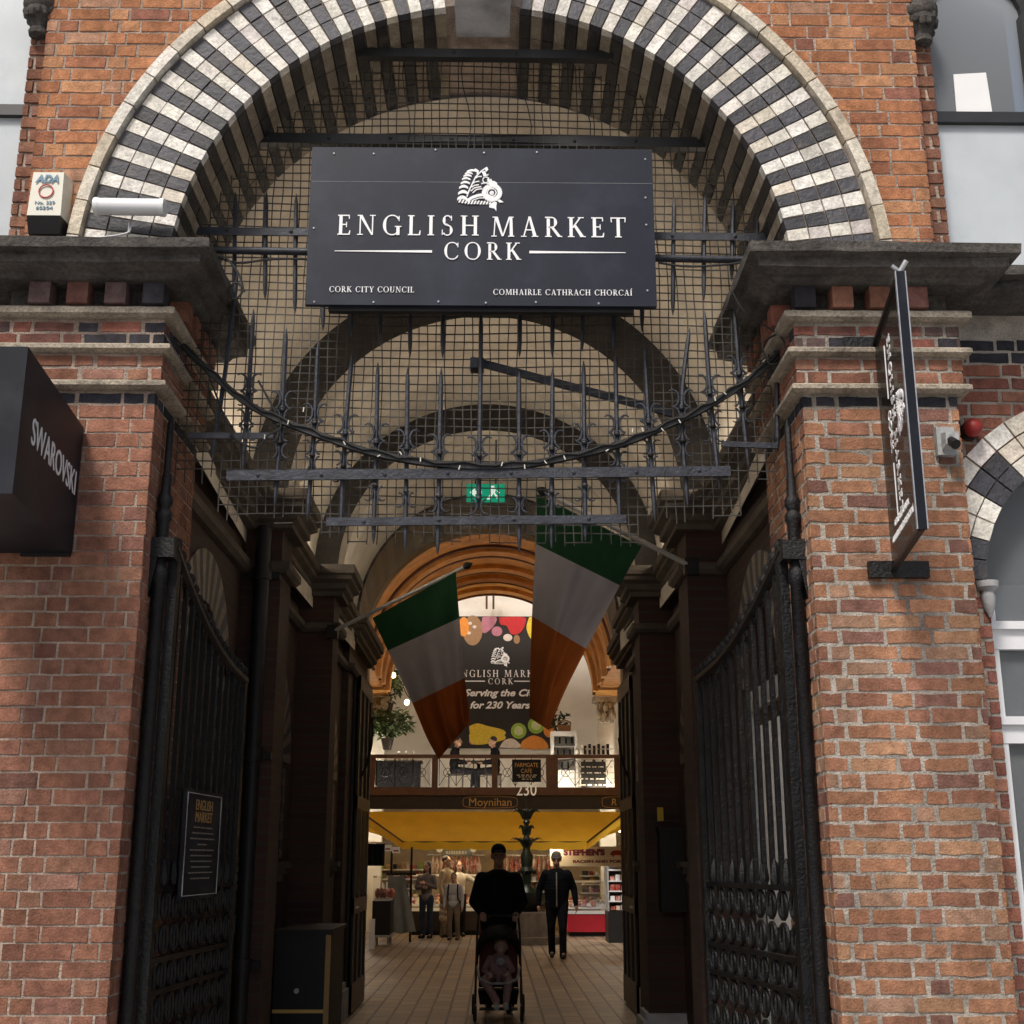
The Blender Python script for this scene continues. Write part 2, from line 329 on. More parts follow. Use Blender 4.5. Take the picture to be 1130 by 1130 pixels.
# ------------------------------------------------------------------ bricks
PAL_UP = [((.335,.150,.076),5),((.30,.130,.066),4),((.37,.185,.098),3),((.255,.108,.062),2),((.21,.092,.064),1),((.31,.172,.11),1)]
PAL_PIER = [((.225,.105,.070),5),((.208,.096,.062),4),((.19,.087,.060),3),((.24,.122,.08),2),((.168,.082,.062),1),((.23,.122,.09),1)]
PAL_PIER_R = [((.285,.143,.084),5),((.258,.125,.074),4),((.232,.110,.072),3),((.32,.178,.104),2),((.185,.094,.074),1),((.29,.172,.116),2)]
PAL_WING = [((.25,.105,.072),4),((.22,.09,.066),4),((.19,.08,.066),2),((.28,.135,.09),2)]
PAL_BLACK = [((.045,.045,.055),4),((.06,.058,.07),2),((.035,.034,.04),2)]
PAL_MIX = [((.055,.052,.06),3),((.16,.075,.06),2),((.24,.095,.07),2),((.12,.08,.075),1)]
def pick(pal):
    k = random.uniform(0, sum(p[1] for p in pal))
    for c, n in pal:
        k -= n
        if k <= 0: break
    j = random.uniform(.86, 1.14)*(1.32 if c[0] > c[2]*1.5 and c[0] < .5 else 1.)
    return (c[0]*j*random.uniform(.985,1.015), c[1]*j, c[2]*j*random.uniform(.985,1.015), 1)
def bricks(mb, f, u0, u1, v0, v1, pal, keep=None, course=.0755, joint=.011, jit=.003, proud=.002, shift=0.):
    """Flemish-ish bond of separate brick faces; f(u,v,w) -> world, w out of the wall"""
    n = max(1, round((v1-v0)/course)); ch = (v1-v0)/n
    for r in range(n):
        z0 = v0+r*ch; u = u0-(.0 if r % 2 else .165)+shift*(r % 3)
        k = r % 2
        while u < u1-.004:
            L = (.219 if (k % 2 == 0 or random.random() < .12) else .107)+random.uniform(-.008,.008); k += 1
            a, b = max(u, u0), min(u+L, u1); u += L+joint*.4
            if b-a < .025: continue
            if keep and not keep((a+b)/2, z0+ch/2, a, b): continue
            q = joint/2*random.uniform(.7,1.35); q2 = joint/2*random.uniform(.7,1.35); e = .003
            wv = proud+random.uniform(-.0012,.0015)
            J = lambda: random.uniform(-jit, jit)
            aa, bb = a+(q if a > u0+1e-6 else 0), b-(q if b < u1-1e-6 else 0)
            j0 = 0 if a <= u0+1e-6 else 1; j1 = 0 if b >= u1-1e-6 else 1; k4 = 4 if b-a > .14 else 3
            lo = [(aa+(bb-aa)*i/(k4-1)+J()*(j0 if i == 0 else (j1 if i == k4-1 else 2)), z0+q2+J()) for i in range(k4)]
            hi = [(aa+(bb-aa)*i/(k4-1)+J()*(j0 if i == 0 else (j1 if i == k4-1 else 2)), z0+ch-q+J()) for i in range(k4-1, -1, -1)]
            pl = lo+hi; m_ = len(pl); cu = (aa+bb)/2; cv = z0+ch/2
            mb.tint = pick(pal); s = len(mb.v); tl, tl2 = J()*.5, J()*.4
            for (x, y) in pl: mb.v.append(f(x, y, -.016))
            for (x, y) in pl: mb.v.append(f(x+(e if x < cu else -e)*(j0 if x < cu else j1), y+(e if y < cv else -e), wv+J()*.3+tl*(x-cu)/.1+tl2*(y-cv)/.03))
            mb.face([s+m_+i for i in range(m_)])
            for i in range(m_): mb.face([s+i, s+(i+1) % m_, s+m_+(i+1) % m_, s+m_+i])
    mb.tint = (1,1,1,1)
# ------------------------------------------------------------------ ground
g = MB(); g.poly([(-400,-400,-.012),(400,-400,-.012),(400,400,-.012),(-400,400,-.012)])
setp(g.build('street_ground', M['paving'], loc=(0,0,0)), kind='structure')
g = MB(); g.poly([(-1.9,5.6,0),(1.9,5.6,0),(1.9,16.4,0),(-1.9,16.4,0)]); g.poly([(-4.6,16.4,0),(4.6,16.4,0),(4.6,36,0),(-4.6,36,0)])
setp(g.build('passage_floor', M['tiles'], loc=(0,0,0)), kind='structure')

# ------------------------------------------------------------------ the market building
FY = 6.0; PX0, PX1 = 1.62, 2.40; ARC_Z = 4.527; R_IN, R_OUT = 1.61, 2.06; HOOD = 2.145
bld = thing('market_building', (0,FY,0), 'red brick market front with striped black and white entrance arch and vaulted passage', 'building')
front = lambda u, v, w: Vector((u, FY-w, v))
# piers
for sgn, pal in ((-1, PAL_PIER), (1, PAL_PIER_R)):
    mb = MB(); mo = MB()
    f1 = lambda u, v, w, s=sgn: Vector((s*u, FY-w, v))
    f2 = lambda u, v, w, s=sgn: Vector((s*(PX0-w), u, v))
    f3 = lambda u, v, w, s=sgn: Vector((s*(PX1+w), u, v))
    jt = .0112 if sgn > 0 else .0052; ji = .0042 if sgn > 0 else .0022
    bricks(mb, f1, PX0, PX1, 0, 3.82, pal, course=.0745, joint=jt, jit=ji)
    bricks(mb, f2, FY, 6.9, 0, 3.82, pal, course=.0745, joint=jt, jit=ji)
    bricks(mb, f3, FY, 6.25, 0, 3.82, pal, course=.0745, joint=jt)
    bricks(mb, f1, PX0, PX1, 3.82, 3.885, PAL_BLACK, course=.065); bricks(mb, f2, FY, 6.9, 3.82, 3.885, PAL_BLACK, course=.065)
    a = .03
    g1 = lambda u, v, w, s=sgn: Vector((s*u, FY-a-w, v)); g2 = lambda u, v, w, s=sgn: Vector((s*(PX0-a-w), u, v)); g3 = lambda u, v, w, s=sgn: Vector((s*(PX1+a+w), u, v))
    for (z0, z1, pl) in ((3.935,4.075,PAL_PIER),(4.125,4.255,PAL_MIX)):
        bricks(mb, g1, PX0-a, PX1+a, z0, z1, pl, course=.07); bricks(mb, g2, FY-a, 6.98, z0, z1, pl, course=.07); bricks(mb, g3, FY-a, 6.25, z0, z1, pl, course=.07)
    # brick corbels under the cornice
    for face in (0, 1):
        u = PX0-.03 if face == 0 else FY+.13; end = PX1+.03 if face == 0 else 6.9
        while u < end-.08:
            mb.tint = pick(PAL_MIX if random.random() < .35 else PAL_PIER)
            if face == 0: x0, x1 = sorted((sgn*u, sgn*(u+.105))); mb.box(x0, x1, FY-.10, FY+.0, 4.325, 4.437)
            else: x0, x1 = sorted((sgn*(PX0-.10), sgn*PX0)); mb.box(x0, x1, u, u+.105, 4.325, 4.437)
            u += .19
    mb.build('pier', M['brick'], bld)
    x0, x1 = sorted((sgn*(PX0+.0015), sgn*(PX1-.004)))
    mo.box(x0, x1, FY+.0015, 6.896, 0, 3.93)
    x0, x1 = sorted((sgn*(PX0-a+.004), sgn*(PX1+a-.004))); mo.box(x0, x1, FY-a+.002, 6.976, 3.93, 4.322)
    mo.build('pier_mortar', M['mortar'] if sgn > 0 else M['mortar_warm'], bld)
    x0, x1 = sorted((sgn*(PX0+.01), sgn*(PX1-.004))); db = MB(); db.box(x0, x1, FY+.012, 6.97, 4.322, 4.45); db.build('corbel_recess', M['stone'], bld)
    # three pale string courses and the weathered cornice, all returned into the opening
    path = [(sgn*5.2,6.25),(sgn*PX1,6.25),(sgn*PX1,FY),(sgn*PX0,FY),(sgn*PX0,6.98)]
    pth = path
    # outward must point to the street for the frontal run
    dvec = Vector((pth[3][0]-pth[2][0], 0)); left = Vector((-0, dvec.x)); side = 1 if left.y < 0 else -1
    for (z0, z1, pr) in ((4.266,4.318,.085),(4.080,4.122,.075),(3.890,3.932,.062)):
        st = MB()
        st.sweep(pth[1:], [(0,z1),(pr-.012,z1),(pr,z1-.01),(pr,z0+.012),(pr-.03,z0),(0,z0)], side)
        st.build('string_course', M['stone_pale'], bld)
    cn = MB()
    prof = [(-.02,4.605),(.27,4.600),(.285,4.590),(.285,4.540),(.262,4.536),(.240,4.528),(.236,4.522),(.236,4.482),(.222,4.476),(.185,4.466),(.155,4.460),(.14,4.446),(.125,4.438),(-.02,4.438)]
    # subdivide runs so that the worn edges wander
    p2 = []
    for i in range(len(pth)-1):
        A, B = Vector(pth[i]), Vector(pth[i+1]); nseg = max(1, int((B-A).length/.12))
        for q in range(nseg): p2.append(tuple(A.lerp(B, q/nseg)))
    p2.append(pth[-1]); cn.sweep(p2, prof, side)
    k = len(prof)
    for i, v in enumerate(cn.v):
        j = i % k
        if 1 <= j <= 11: cn.v[i] = v+Vector((random.uniform(-.004,.004), random.uniform(-.005,.005), random.uniform(-.0045,.0045)))
    cn.build('cornice', M['stone'], bld)
# upper wall with the arch opening
mb = MB()
def keepU(u, v, a, b):
    return max(math.hypot(a, v-ARC_Z), math.hypot(b, v-ARC_Z)) > HOOD+.01
bricks(mb, front, -2.36, 2.36, 4.60, 8.0, PAL_UP, keepU, course=.0755, joint=.0062, jit=.0022)
# jamb strips of the upper windows, set back a little
for s in (-1, 1):
    fj = lambda u, v, w, s=s: Vector((s*u, FY+.07-w, v))
    bricks(mb, fj, 2.375, 2.47, 4.60, 6.0, PAL_PIER, course=.0755)
    fj2 = lambda u, v, w, s=s: Vector((s*(2.36+w), u, v)); bricks(mb, fj2, FY, FY+.07, 4.6, 8, PAL_PIER)
mb.build('upper_wall', M['brick'], bld)
mo = MB()
NA = 64
for i in range(NA):
    a0, a1 = math.pi*i/NA, math.pi*(i+1)/NA
    def outp(a):
        c, s = math.cos(a), math.sin(a); t = min(2.355/max(abs(c),1e-6), (8.0-ARC_Z)/max(s,1e-6)); return Vector((c*t, FY+.002, ARC_Z+s*t))
    def inp(a, y=FY+.002, r=R_IN+.02): return Vector((math.cos(a)*r, y, ARC_Z+math.sin(a)*r))
    mo.poly([inp(a0), outp(a0), outp(a1), inp(a1)])
    mo.poly([inp(a0), inp(a1), inp(a1, 6.88, R_IN+.02), inp(a0, 6.88, R_IN+.02)])
mo.box(-2.359,-1.7,FY+.05,6.9,4.43,8); mo.box(1.7,2.359,FY+.05,6.9,4.43,8)
for s in (-1, 1): x0, x1 = sorted((s*2.361, s*2.469)); mo.box(x0, x1, FY+.078, FY+.2, 4.6, 6.0)
mo.build('upper_wall_mortar', M['mortar_warm'], bld)
mo = MB(); mo.box(-7,7,FY+.02,6.6,8.003,12); mo.build('upper_storey', M['side_brick'], bld)
# arch ring: alternate courses of pale and black bricks, plus soffit
RINGS = [MB(), MB()]; NB = 76
WHITE = [((.70,.665,.59),5),((.74,.71,.65),4),((.62,.56,.46),1),((.67,.61,.57),1)]
AB = math.pi/NB
for i in range(-1, NB+1):
    a0, a1 = AB*i, AB*(i+1)
    dark = i % 2 == 0
    if a1 < -.02 or a0 > math.pi+.02: continue
    am = (a0+a1)/2
    if abs(am-math.pi/2) < .105: continue
    ring = RINGS[0 if am < math.pi/2 else 1]
    for j in range(4):
        r0 = R_IN+(R_OUT-R_IN)*j/4; r1 = R_IN+(R_OUT-R_IN)*(j+1)/4
        g_ = .0016; ga0 = a0+g_/r0; ga1 = a1-g_/r0; pr = .016+random.uniform(-.003,.003)
        ring.tint = pick(PAL_BLACK if dark else WHITE)
        J = lambda: random.uniform(-.002,.002)
        pts = []
        for y in (FY+.04, FY-pr):
            e = 0 if y > FY else .0025
            for (r, a) in ((r0+g_+e,ga0+e/r0),(r1-g_-e,ga0+e/r1),(r1-g_-e,ga1-e/r1),(r0+g_+e,ga1-e/r0)):
                if j == 0 and r < r0+.02: r = r0
                a += J()/r; pts.append((math.cos(a)*r, y+J()*.5, ARC_Z+math.sin(a)*(r+J()*.4)))
        ring.hexa(pts)
    nd = 4
    for q in range(nd):      # soffit bricks
        y0 = FY+.042+(.85-.042)*q/nd+.004; y1 = FY+.042+(.85-.042)*(q+1)/nd-.002
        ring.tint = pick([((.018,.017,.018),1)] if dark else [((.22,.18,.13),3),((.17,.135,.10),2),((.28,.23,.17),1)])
        pts = []
        rr = R_IN+.0+random.uniform(0,.005)
        for r in (rr, R_IN+.03):
            for (a, y) in ((a0+.004/R_IN,y0),(a1-.004/R_IN,y0),(a1-.004/R_IN,y1),(a0+.004/R_IN,y1)): pts.append((math.cos(a)*r, y, ARC_Z+math.sin(a)*r))
        ring.hexa(pts)
for ring in RINGS: ring.build('arch_ring', M['glazed'], bld)
mo = MB()
for i in range(NA):
    a0, a1 = math.pi*i/NA, math.pi*(i+1)/NA
    q = lambda a, r, y: Vector((math.cos(a)*r, y, ARC_Z+math.sin(a)*r))
    mo.poly([q(a0,R_IN+.012,FY-.006), q(a0,R_OUT+.03,FY-.006), q(a1,R_OUT+.03,FY-.006), q(a1,R_IN+.012,FY-.006)])
mo.build('arch_ring_mortar', M['mortar_dark'], bld)
HDS = [MB(), MB()]; NH = 33
for i in range(NH):
    a0, a1 = math.pi*i/NH+.002, math.pi*(i+1)/NH-.002
    if abs((a0+a1)/2-math.pi/2) < .05: continue
    hd = HDS[0 if a0+a1 < math.pi else 1]
    hd.tint = pick([((.55,.47,.35),3),((.62,.56,.46),3),((.44,.38,.29),1),((.66,.62,.55),2)])
    pr0 = .052+random.uniform(-.004,.004); m_ = 3
    for t in range(m_):
        b0 = a0+(a1-a0)*t/m_; b1 = a0+(a1-a0)*(t+1)/m_
        pts = []
        for (y, ra, rb) in ((FY+.02, R_OUT+.006, HOOD), (FY-pr0, R_OUT+.012, HOOD-.012)):
            for (r, a) in ((ra,b0),(rb,b0),(rb,b1),(ra,b1)): pts.append((math.cos(a)*r, y, ARC_Z+math.sin(a)*r))
        hd.hexa(pts)
for hd in HDS: hd.build('hood_mould', M['glazed'], bld)
ks = MB()
def trap(mbx, xb, xt, z0, z1, y0, y1):
    mbx.hexa([(-xb,y0,z0),(xb,y0,z0),(xb,y1,z0),(-xb,y1,z0),(-xt,y0,z1),(xt,y0,z1),(xt,y1,z1),(-xt,y1,z1)])
trap(ks, .150, .215, ARC_Z+R_IN-.03, ARC_Z+2.25, FY-.12, 6.22)
ko = ks.build('keystone', M['stone_key'], bld)
ks = MB(); trap(ks, .095, .12, ARC_Z+R_IN+.02, ARC_Z+2.1, FY-.15, FY-.121); ks.build('keystone_panel', M['grey_paint'], ko)
# wings left and right of the piers
WY = 6.25; WC = (3.26, 2.99); WRI, WRO = .70, 1.0
for sgn in (-1, 1):
    mb = MB(); fw = lambda u, v, w, s=sgn: Vector((s*u, WY-w, v))
    def keepW(u, v, a, b):
        if v > WC[1]: return min(math.hypot(a-WC[0], v-WC[1]), math.hypot(b-WC[0], v-WC[1])) > WRO-.16
        return not (b > WC[0]-WRI+.02 and a < WC[0]+WRI-.02 and v > .9)
    bricks(mb, fw, PX1, WC[0]-WRI, 0, WC[1], PAL_WING, None, course=.0745); mb.build('wing_pier', M['brick'], bld); mb = MB(); bricks(mb, fw, WC[0]+WRI, 5.0, 0, WC[1], PAL_WING, None, course=.0745); mb.build('wing_pier', M['brick'], bld); mb = MB(); bricks(mb, fw, PX1, 5.0, WC[1], 4.16, PAL_WING, keepW, course=.0745)
    bricks(mb, fw, PX1, 5.0, 4.16, 4.30, PAL_BLACK, None, course=.07)
    # jamb returns of the window
    mb.build('wing_wall', M['brick'], bld)
    mo = MB(); x = lambda a, b: sorted((sgn*a, sgn*b))
    mo.box(*x(PX1, WC[0]-WRI), WY+.004, WY+.45, 0, WC[1]); mo.box(*x(WC[0]+WRI, 5.0), WY+.004, WY+.45, 0, WC[1]); mo.box(*x(WC[0]-WRI, WC[0]+WRI), WY+.004, WY+.45, 0, .9)
    for i in range(24):
        a0, a1 = math.pi*i/24, math.pi*(i+1)/24
        def o_(a):
            c, s = math.cos(a), math.sin(a); t = 9
            t = min(t, (1.74 if c > 0 else .86)/max(abs(c),1e-6), (4.44-WC[1])/max(s,1e-6)); return Vector((sgn*(WC[0]+c*t), WY+.004, WC[1]+s*t))
        i_ = lambda a, y=WY+.004: Vector((sgn*(WC[0]+math.cos(a)*WRI), y, WC[1]+math.sin(a)*WRI))
        mo.poly([i_(a0), o_(a0), o_(a1), i_(a1)]); mo.poly([i_(a0), i_(a1), i_(a1,WY+.45), i_(a0,WY+.45)])
    mo.build('wing_wall_mortar', M['mortar'], bld)
    rg = MB(); n_ = 22
    for i in range(n_):
        for j in range(3):
            a0 = math.pi*i/n_+.006; a1 = math.pi*(i+1)/n_-.006; r0 = WRI+.3*j/3+.004; r1 = WRI+.3*(j+1)/3-.004
            rg.tint = pick(PAL_BLACK if ((i//2) % 2 == (0 if j < 2 else 7)) else WHITE)
            rg.hexa([(sgn*(WC[0]+math.cos(a)*r), y, WC[1]+math.sin(a)*r) for y in (WY+.06, WY-.018) for (r, a) in ((r0,a0),(r1,a0),(r1,a1),(r0,a1))])
    rg.build('window_arch', M['glazed'], bld)
    # corbel
    cb = MB(); xx = WC[0]-WRI
    cb.lathe([(.008,0),(.03,.05),(.035,.10),(.03,.13),(.055,.15),(.058,.18)], (sgn*(xx-.01), WY-.02, 2.80), 10); cb.build('corbel', M['stone_grey'], bld, smooth=True)
    # shop window
    wn = MB(); yw = WY+.16
    xa, xb = WC[0]-WRI, WC[0]+WRI
    for (z0, z1) in ((2.66,2.80),(2.19,2.32),(.9,1.0)): wn.box(*x(xa, xb), yw-.05, yw+.03, z0, z1); wn.box(*x(xa, xb), yw-.075, yw-.05, z1-.04, z1)
    for xm in (xa+.035, xb-.035): wn.box(*x(xm-.035, xm+.035), yw-.045, yw+.025, .9, 3.0)
    wn.box(*x(xa+.65, xa+.70), yw-.04, yw+.02, 1.0, 3.0)
    fo = wn.build('shop_window', M['frame_white'], bld)
    pn = MB(); pn.box(*x(xa, xb), yw-.004, yw+.004, .95, 3.0)
    for i in range(16):
        a0, a1 = math.pi*i/16, math.pi*(i+1)/16
        pn.poly([(sgn*WC[0], yw, 3.0)]+[(sgn*(WC[0]+math.cos(a)*WRI), yw, WC[1]+math.sin(a)*WRI) for a in (a0,a1)])
    pn.build('pane', M['pane'], fo)
    rm = MB()      # room behind the pane
    rm.box(*x(xa-.3, xb+.9), yw+1.6, yw+1.7, 0, 4); rm.box(*x(xa-.3, xb+.9), yw+.3, yw+1.7, -.0, .05); rm.box(*x(xa-.3, xb+.9), yw+.3, yw+1.7, 4.0, 4.1); rm.box(*x(xa-.35, xa-.3), yw+.3, yw+1.7, 0, 4.1); rm.box(*x(xb+.9, xb+.95), yw+.3, yw+1.7, 0, 4.1)
    rm.build('shop_interior', M['wall_warm'], bld)
    # upper windows over the cornice
    wy = FY+.18; xl, xr = 2.47, 3.07; cz = 6.22
    fr = MB()
    fr.box(*x(xl, xr), wy-.03, wy+.03, 5.545, 5.61); fr.box(*x(xl, xr), wy-.02, wy+.04, 4.61, 4.66)
    fr.box(*x(xl, xl+.012), wy-.02, wy+.03, 4.6, cz); fr.box(*x(xr-.05, xr), wy-.06, wy+.03, 4.6, cz)
    n_ = 14; cxw = (xl+xr)/2; rw = (xr-xl)/2
    for i in range(n_):
        a0, a1 = math.pi*i/n_, math.pi*(i+1)/n_
        fr.hexa([(sgn*(cxw+math.cos(a)*r), y, cz+math.sin(a)*r) for y in (wy-.03, wy+.03) for (r, a) in ((rw-.03,a0),(rw+.03,a0),(rw+.03,a1),(rw-.03,a1))])
    fr.box(*x(xr, xr+.16), wy-.16, wy+.1, 4.6, 8); fr.box(*x(xr+.05, xr+.12), wy-.2, wy-.16, 4.6, 5.95)
    fo = fr.build('window', M['frame_dark'], bld)
    pn = MB(); arc_ = [(sgn*(cxw+math.cos(math.pi*i/n_)*rw), wy+.008, cz+math.sin(math.pi*i/n_)*rw) for i in range(n_+1)]
    pn.poly([(sgn*xl, wy+.008, 5.58), (sgn*xr, wy+.008, 5.58)]+arc_)
    pn.build('pane', M['pane'] if sgn > 0 else M['pane_frost_sky'], fo)  # left pane's pale colour paints in the sky it reflects
    pn = MB(); pn.box(*x(xl+.005, xr-.02), wy+.004, wy+.012, 4.62, 5.57); pn.build('frosted_pane', M['pane_frost_sky'], fo)
    rm = MB(); rm.box(*x(xl-.1, xr+.3), wy+.9, wy+1.0, 4.5, 8); rm.box(*x(xl-.1, xr+.3), wy+.5, wy+.9, 7.9, 8.0)
    rm.build('room', M['wall_white'], bld)
    if sgn > 0:
        pp = MB(); pp.poly([P(1052,82,wy+.002), P(1088,80,wy+.002), P(1096,130,wy+.002), P(1056,130,wy+.002)]); pp.build('paper_sheet', M['paper'], fo)
    uw = MB(); uw.box(*x(2.47, 2.53), wy+.03, wy+.3, 4.6, 8); uw.box(*x(xr+.16, 5.0), FY+.06, wy+.4, 4.6, 8.0)
    uw.box(*x(2.36, xr+.3), FY+.07, wy+.3, cz+.40, 8.0); uw.build('window_surround', M['side_brick'], bld)
    cp = MB(); cp.lathe([(.05,-.12),(.055,-.1),(.045,-.08),(.06,-.04),(.085,.0),(.08,.03),(.095,.05),(.095,.09)], (sgn*2.42, FY+.04, 6.08), 12)
    for q in range(14):
        a = q*2*math.pi/14; cp.ell((sgn*2.42+.075*math.cos(a), FY+.04+.075*math.sin(a), 6.08+random.uniform(-.03,.03)), .02, .02, .028, 6, 4)
    cp.box(*x(2.36, 2.49), FY-.03, FY+.14, 6.17, 6.23); cp.build('capital', M['stone'], bld, smooth=True)

# ------------------------------------------------------------------ vaulted passage
VZ = CAMZ+2.62
BAYS = [(6.84,9.2,1.655,1.77,4.475,4.31),(9.65,11.7,1.66,1.62,4.28,4.30),(12.1,14.2,1.56,1.49,4.26,4.25)]
va = MB()
for (y0, y1, r0, r1, c0, c1) in BAYS:
    def fv(u, v, y0=y0, y1=y1, r0=r0, r1=r1, c0=c0, c1=c1):
        r = r0+(r1-r0)*u; zc = c0+(c1-c0)*u; v = v*66
        if v < 1: return (r+.0, y0+(y1-y0)*u, 3.9+(zc-3.9)*v)
        if v > 65: return (-r, y0+(y1-y0)*u, zc+(3.9-zc)*(v-65))
        a = math.pi*(v-1)/64; return (math.cos(a)*r, y0+(y1-y0)*u, zc+math.sin(a)*r)
    va.grid(fv, 4, 66)
for i in range(48):      # rear face of the front wall round the opening
    a0, a1 = math.pi*i/48, math.pi*(i+1)/48
    q = lambda a, r: Vector((math.cos(a)*r, 6.846, ARC_Z+math.sin(a)*r)); va.poly([q(a0,R_IN+.02), q(a0,2.6), q(a1,2.6), q(a1,R_IN+.02)])
va.build('vault', M['plaster'], bld, smooth=True, fix=False)
RIBS = [(9.2,9.65,1.48,1.80),(11.7,12.1,1.40,1.76)]
for (y0, y1, ri, ro) in RIBS:
    rb = MB()
    for i in range(48):
        a0, a1 = math.pi*i/48, math.pi*(i+1)/48
        q = lambda a, r, y: Vector((math.cos(a)*r, y, VZ+math.sin(a)*r))
        rb.mi = 0; rb.poly([q(a0,ri,y0), q(a0,ro+.2,y0), q(a1,ro+.2,y0), q(a1,ri,y0)])
        rb.poly([q(a0,ri,y1), q(a0,ro+.2,y1), q(a1,ro+.2,y1), q(a1,ri,y1)])
        rb.mi = 1; rb.poly([q(a0,ri,y0), q(a1,ri,y0), q(a1,ri,y1), q(a0,ri,y1)])
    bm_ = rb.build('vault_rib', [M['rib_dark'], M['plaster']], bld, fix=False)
# striped end arch
EY0, EY1, ER, ER2 = 14.2, 16.3, 1.46, 1.61
ea = MB(); ne = 44
for i in range(ne):
    a0, a1 = math.pi*i/ne, math.pi*(i+1)/ne
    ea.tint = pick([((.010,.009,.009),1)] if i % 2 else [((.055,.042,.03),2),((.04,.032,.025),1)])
    q = lambda a, r, y: Vector((math.cos(a)*r, y, VZ+math.sin(a)*r))
    for m_ in range(3):
        ya, yb = EY0+(EY1-EY0)*m_/3, EY0+(EY1-EY0)*(m_+1)/3; ra, rb_ = ER+(ER2-ER)*m_/3, ER+(ER2-ER)*(m_+1)/3
        ea.poly([q(a0,ra,ya), q(a1,ra,ya), q(a1,rb_,yb), q(a0,rb_,yb)])
    ea.poly([q(a0,ER,EY0), q(a0,1.9,EY0), q(a1,1.9,EY0), q(a1,ER,EY0)])
ea.build('end_arch', M['glazed'], bld, fix=False)
# added glowing strips hidden on the inner cornices, washing the vault
for s in (-1, 1):
    for (y0, y1, xi) in ((7.2,8.9,1.66),(9.9,11.4,1.62),(12.4,13.9,1.52)):
        mb = MB(); mb.cyl((s*xi,y0,VZ+.06),(s*xi,y1,VZ+.06),.02,n=8); mb.build('cornice_fill', M['fill_passage'], bld)
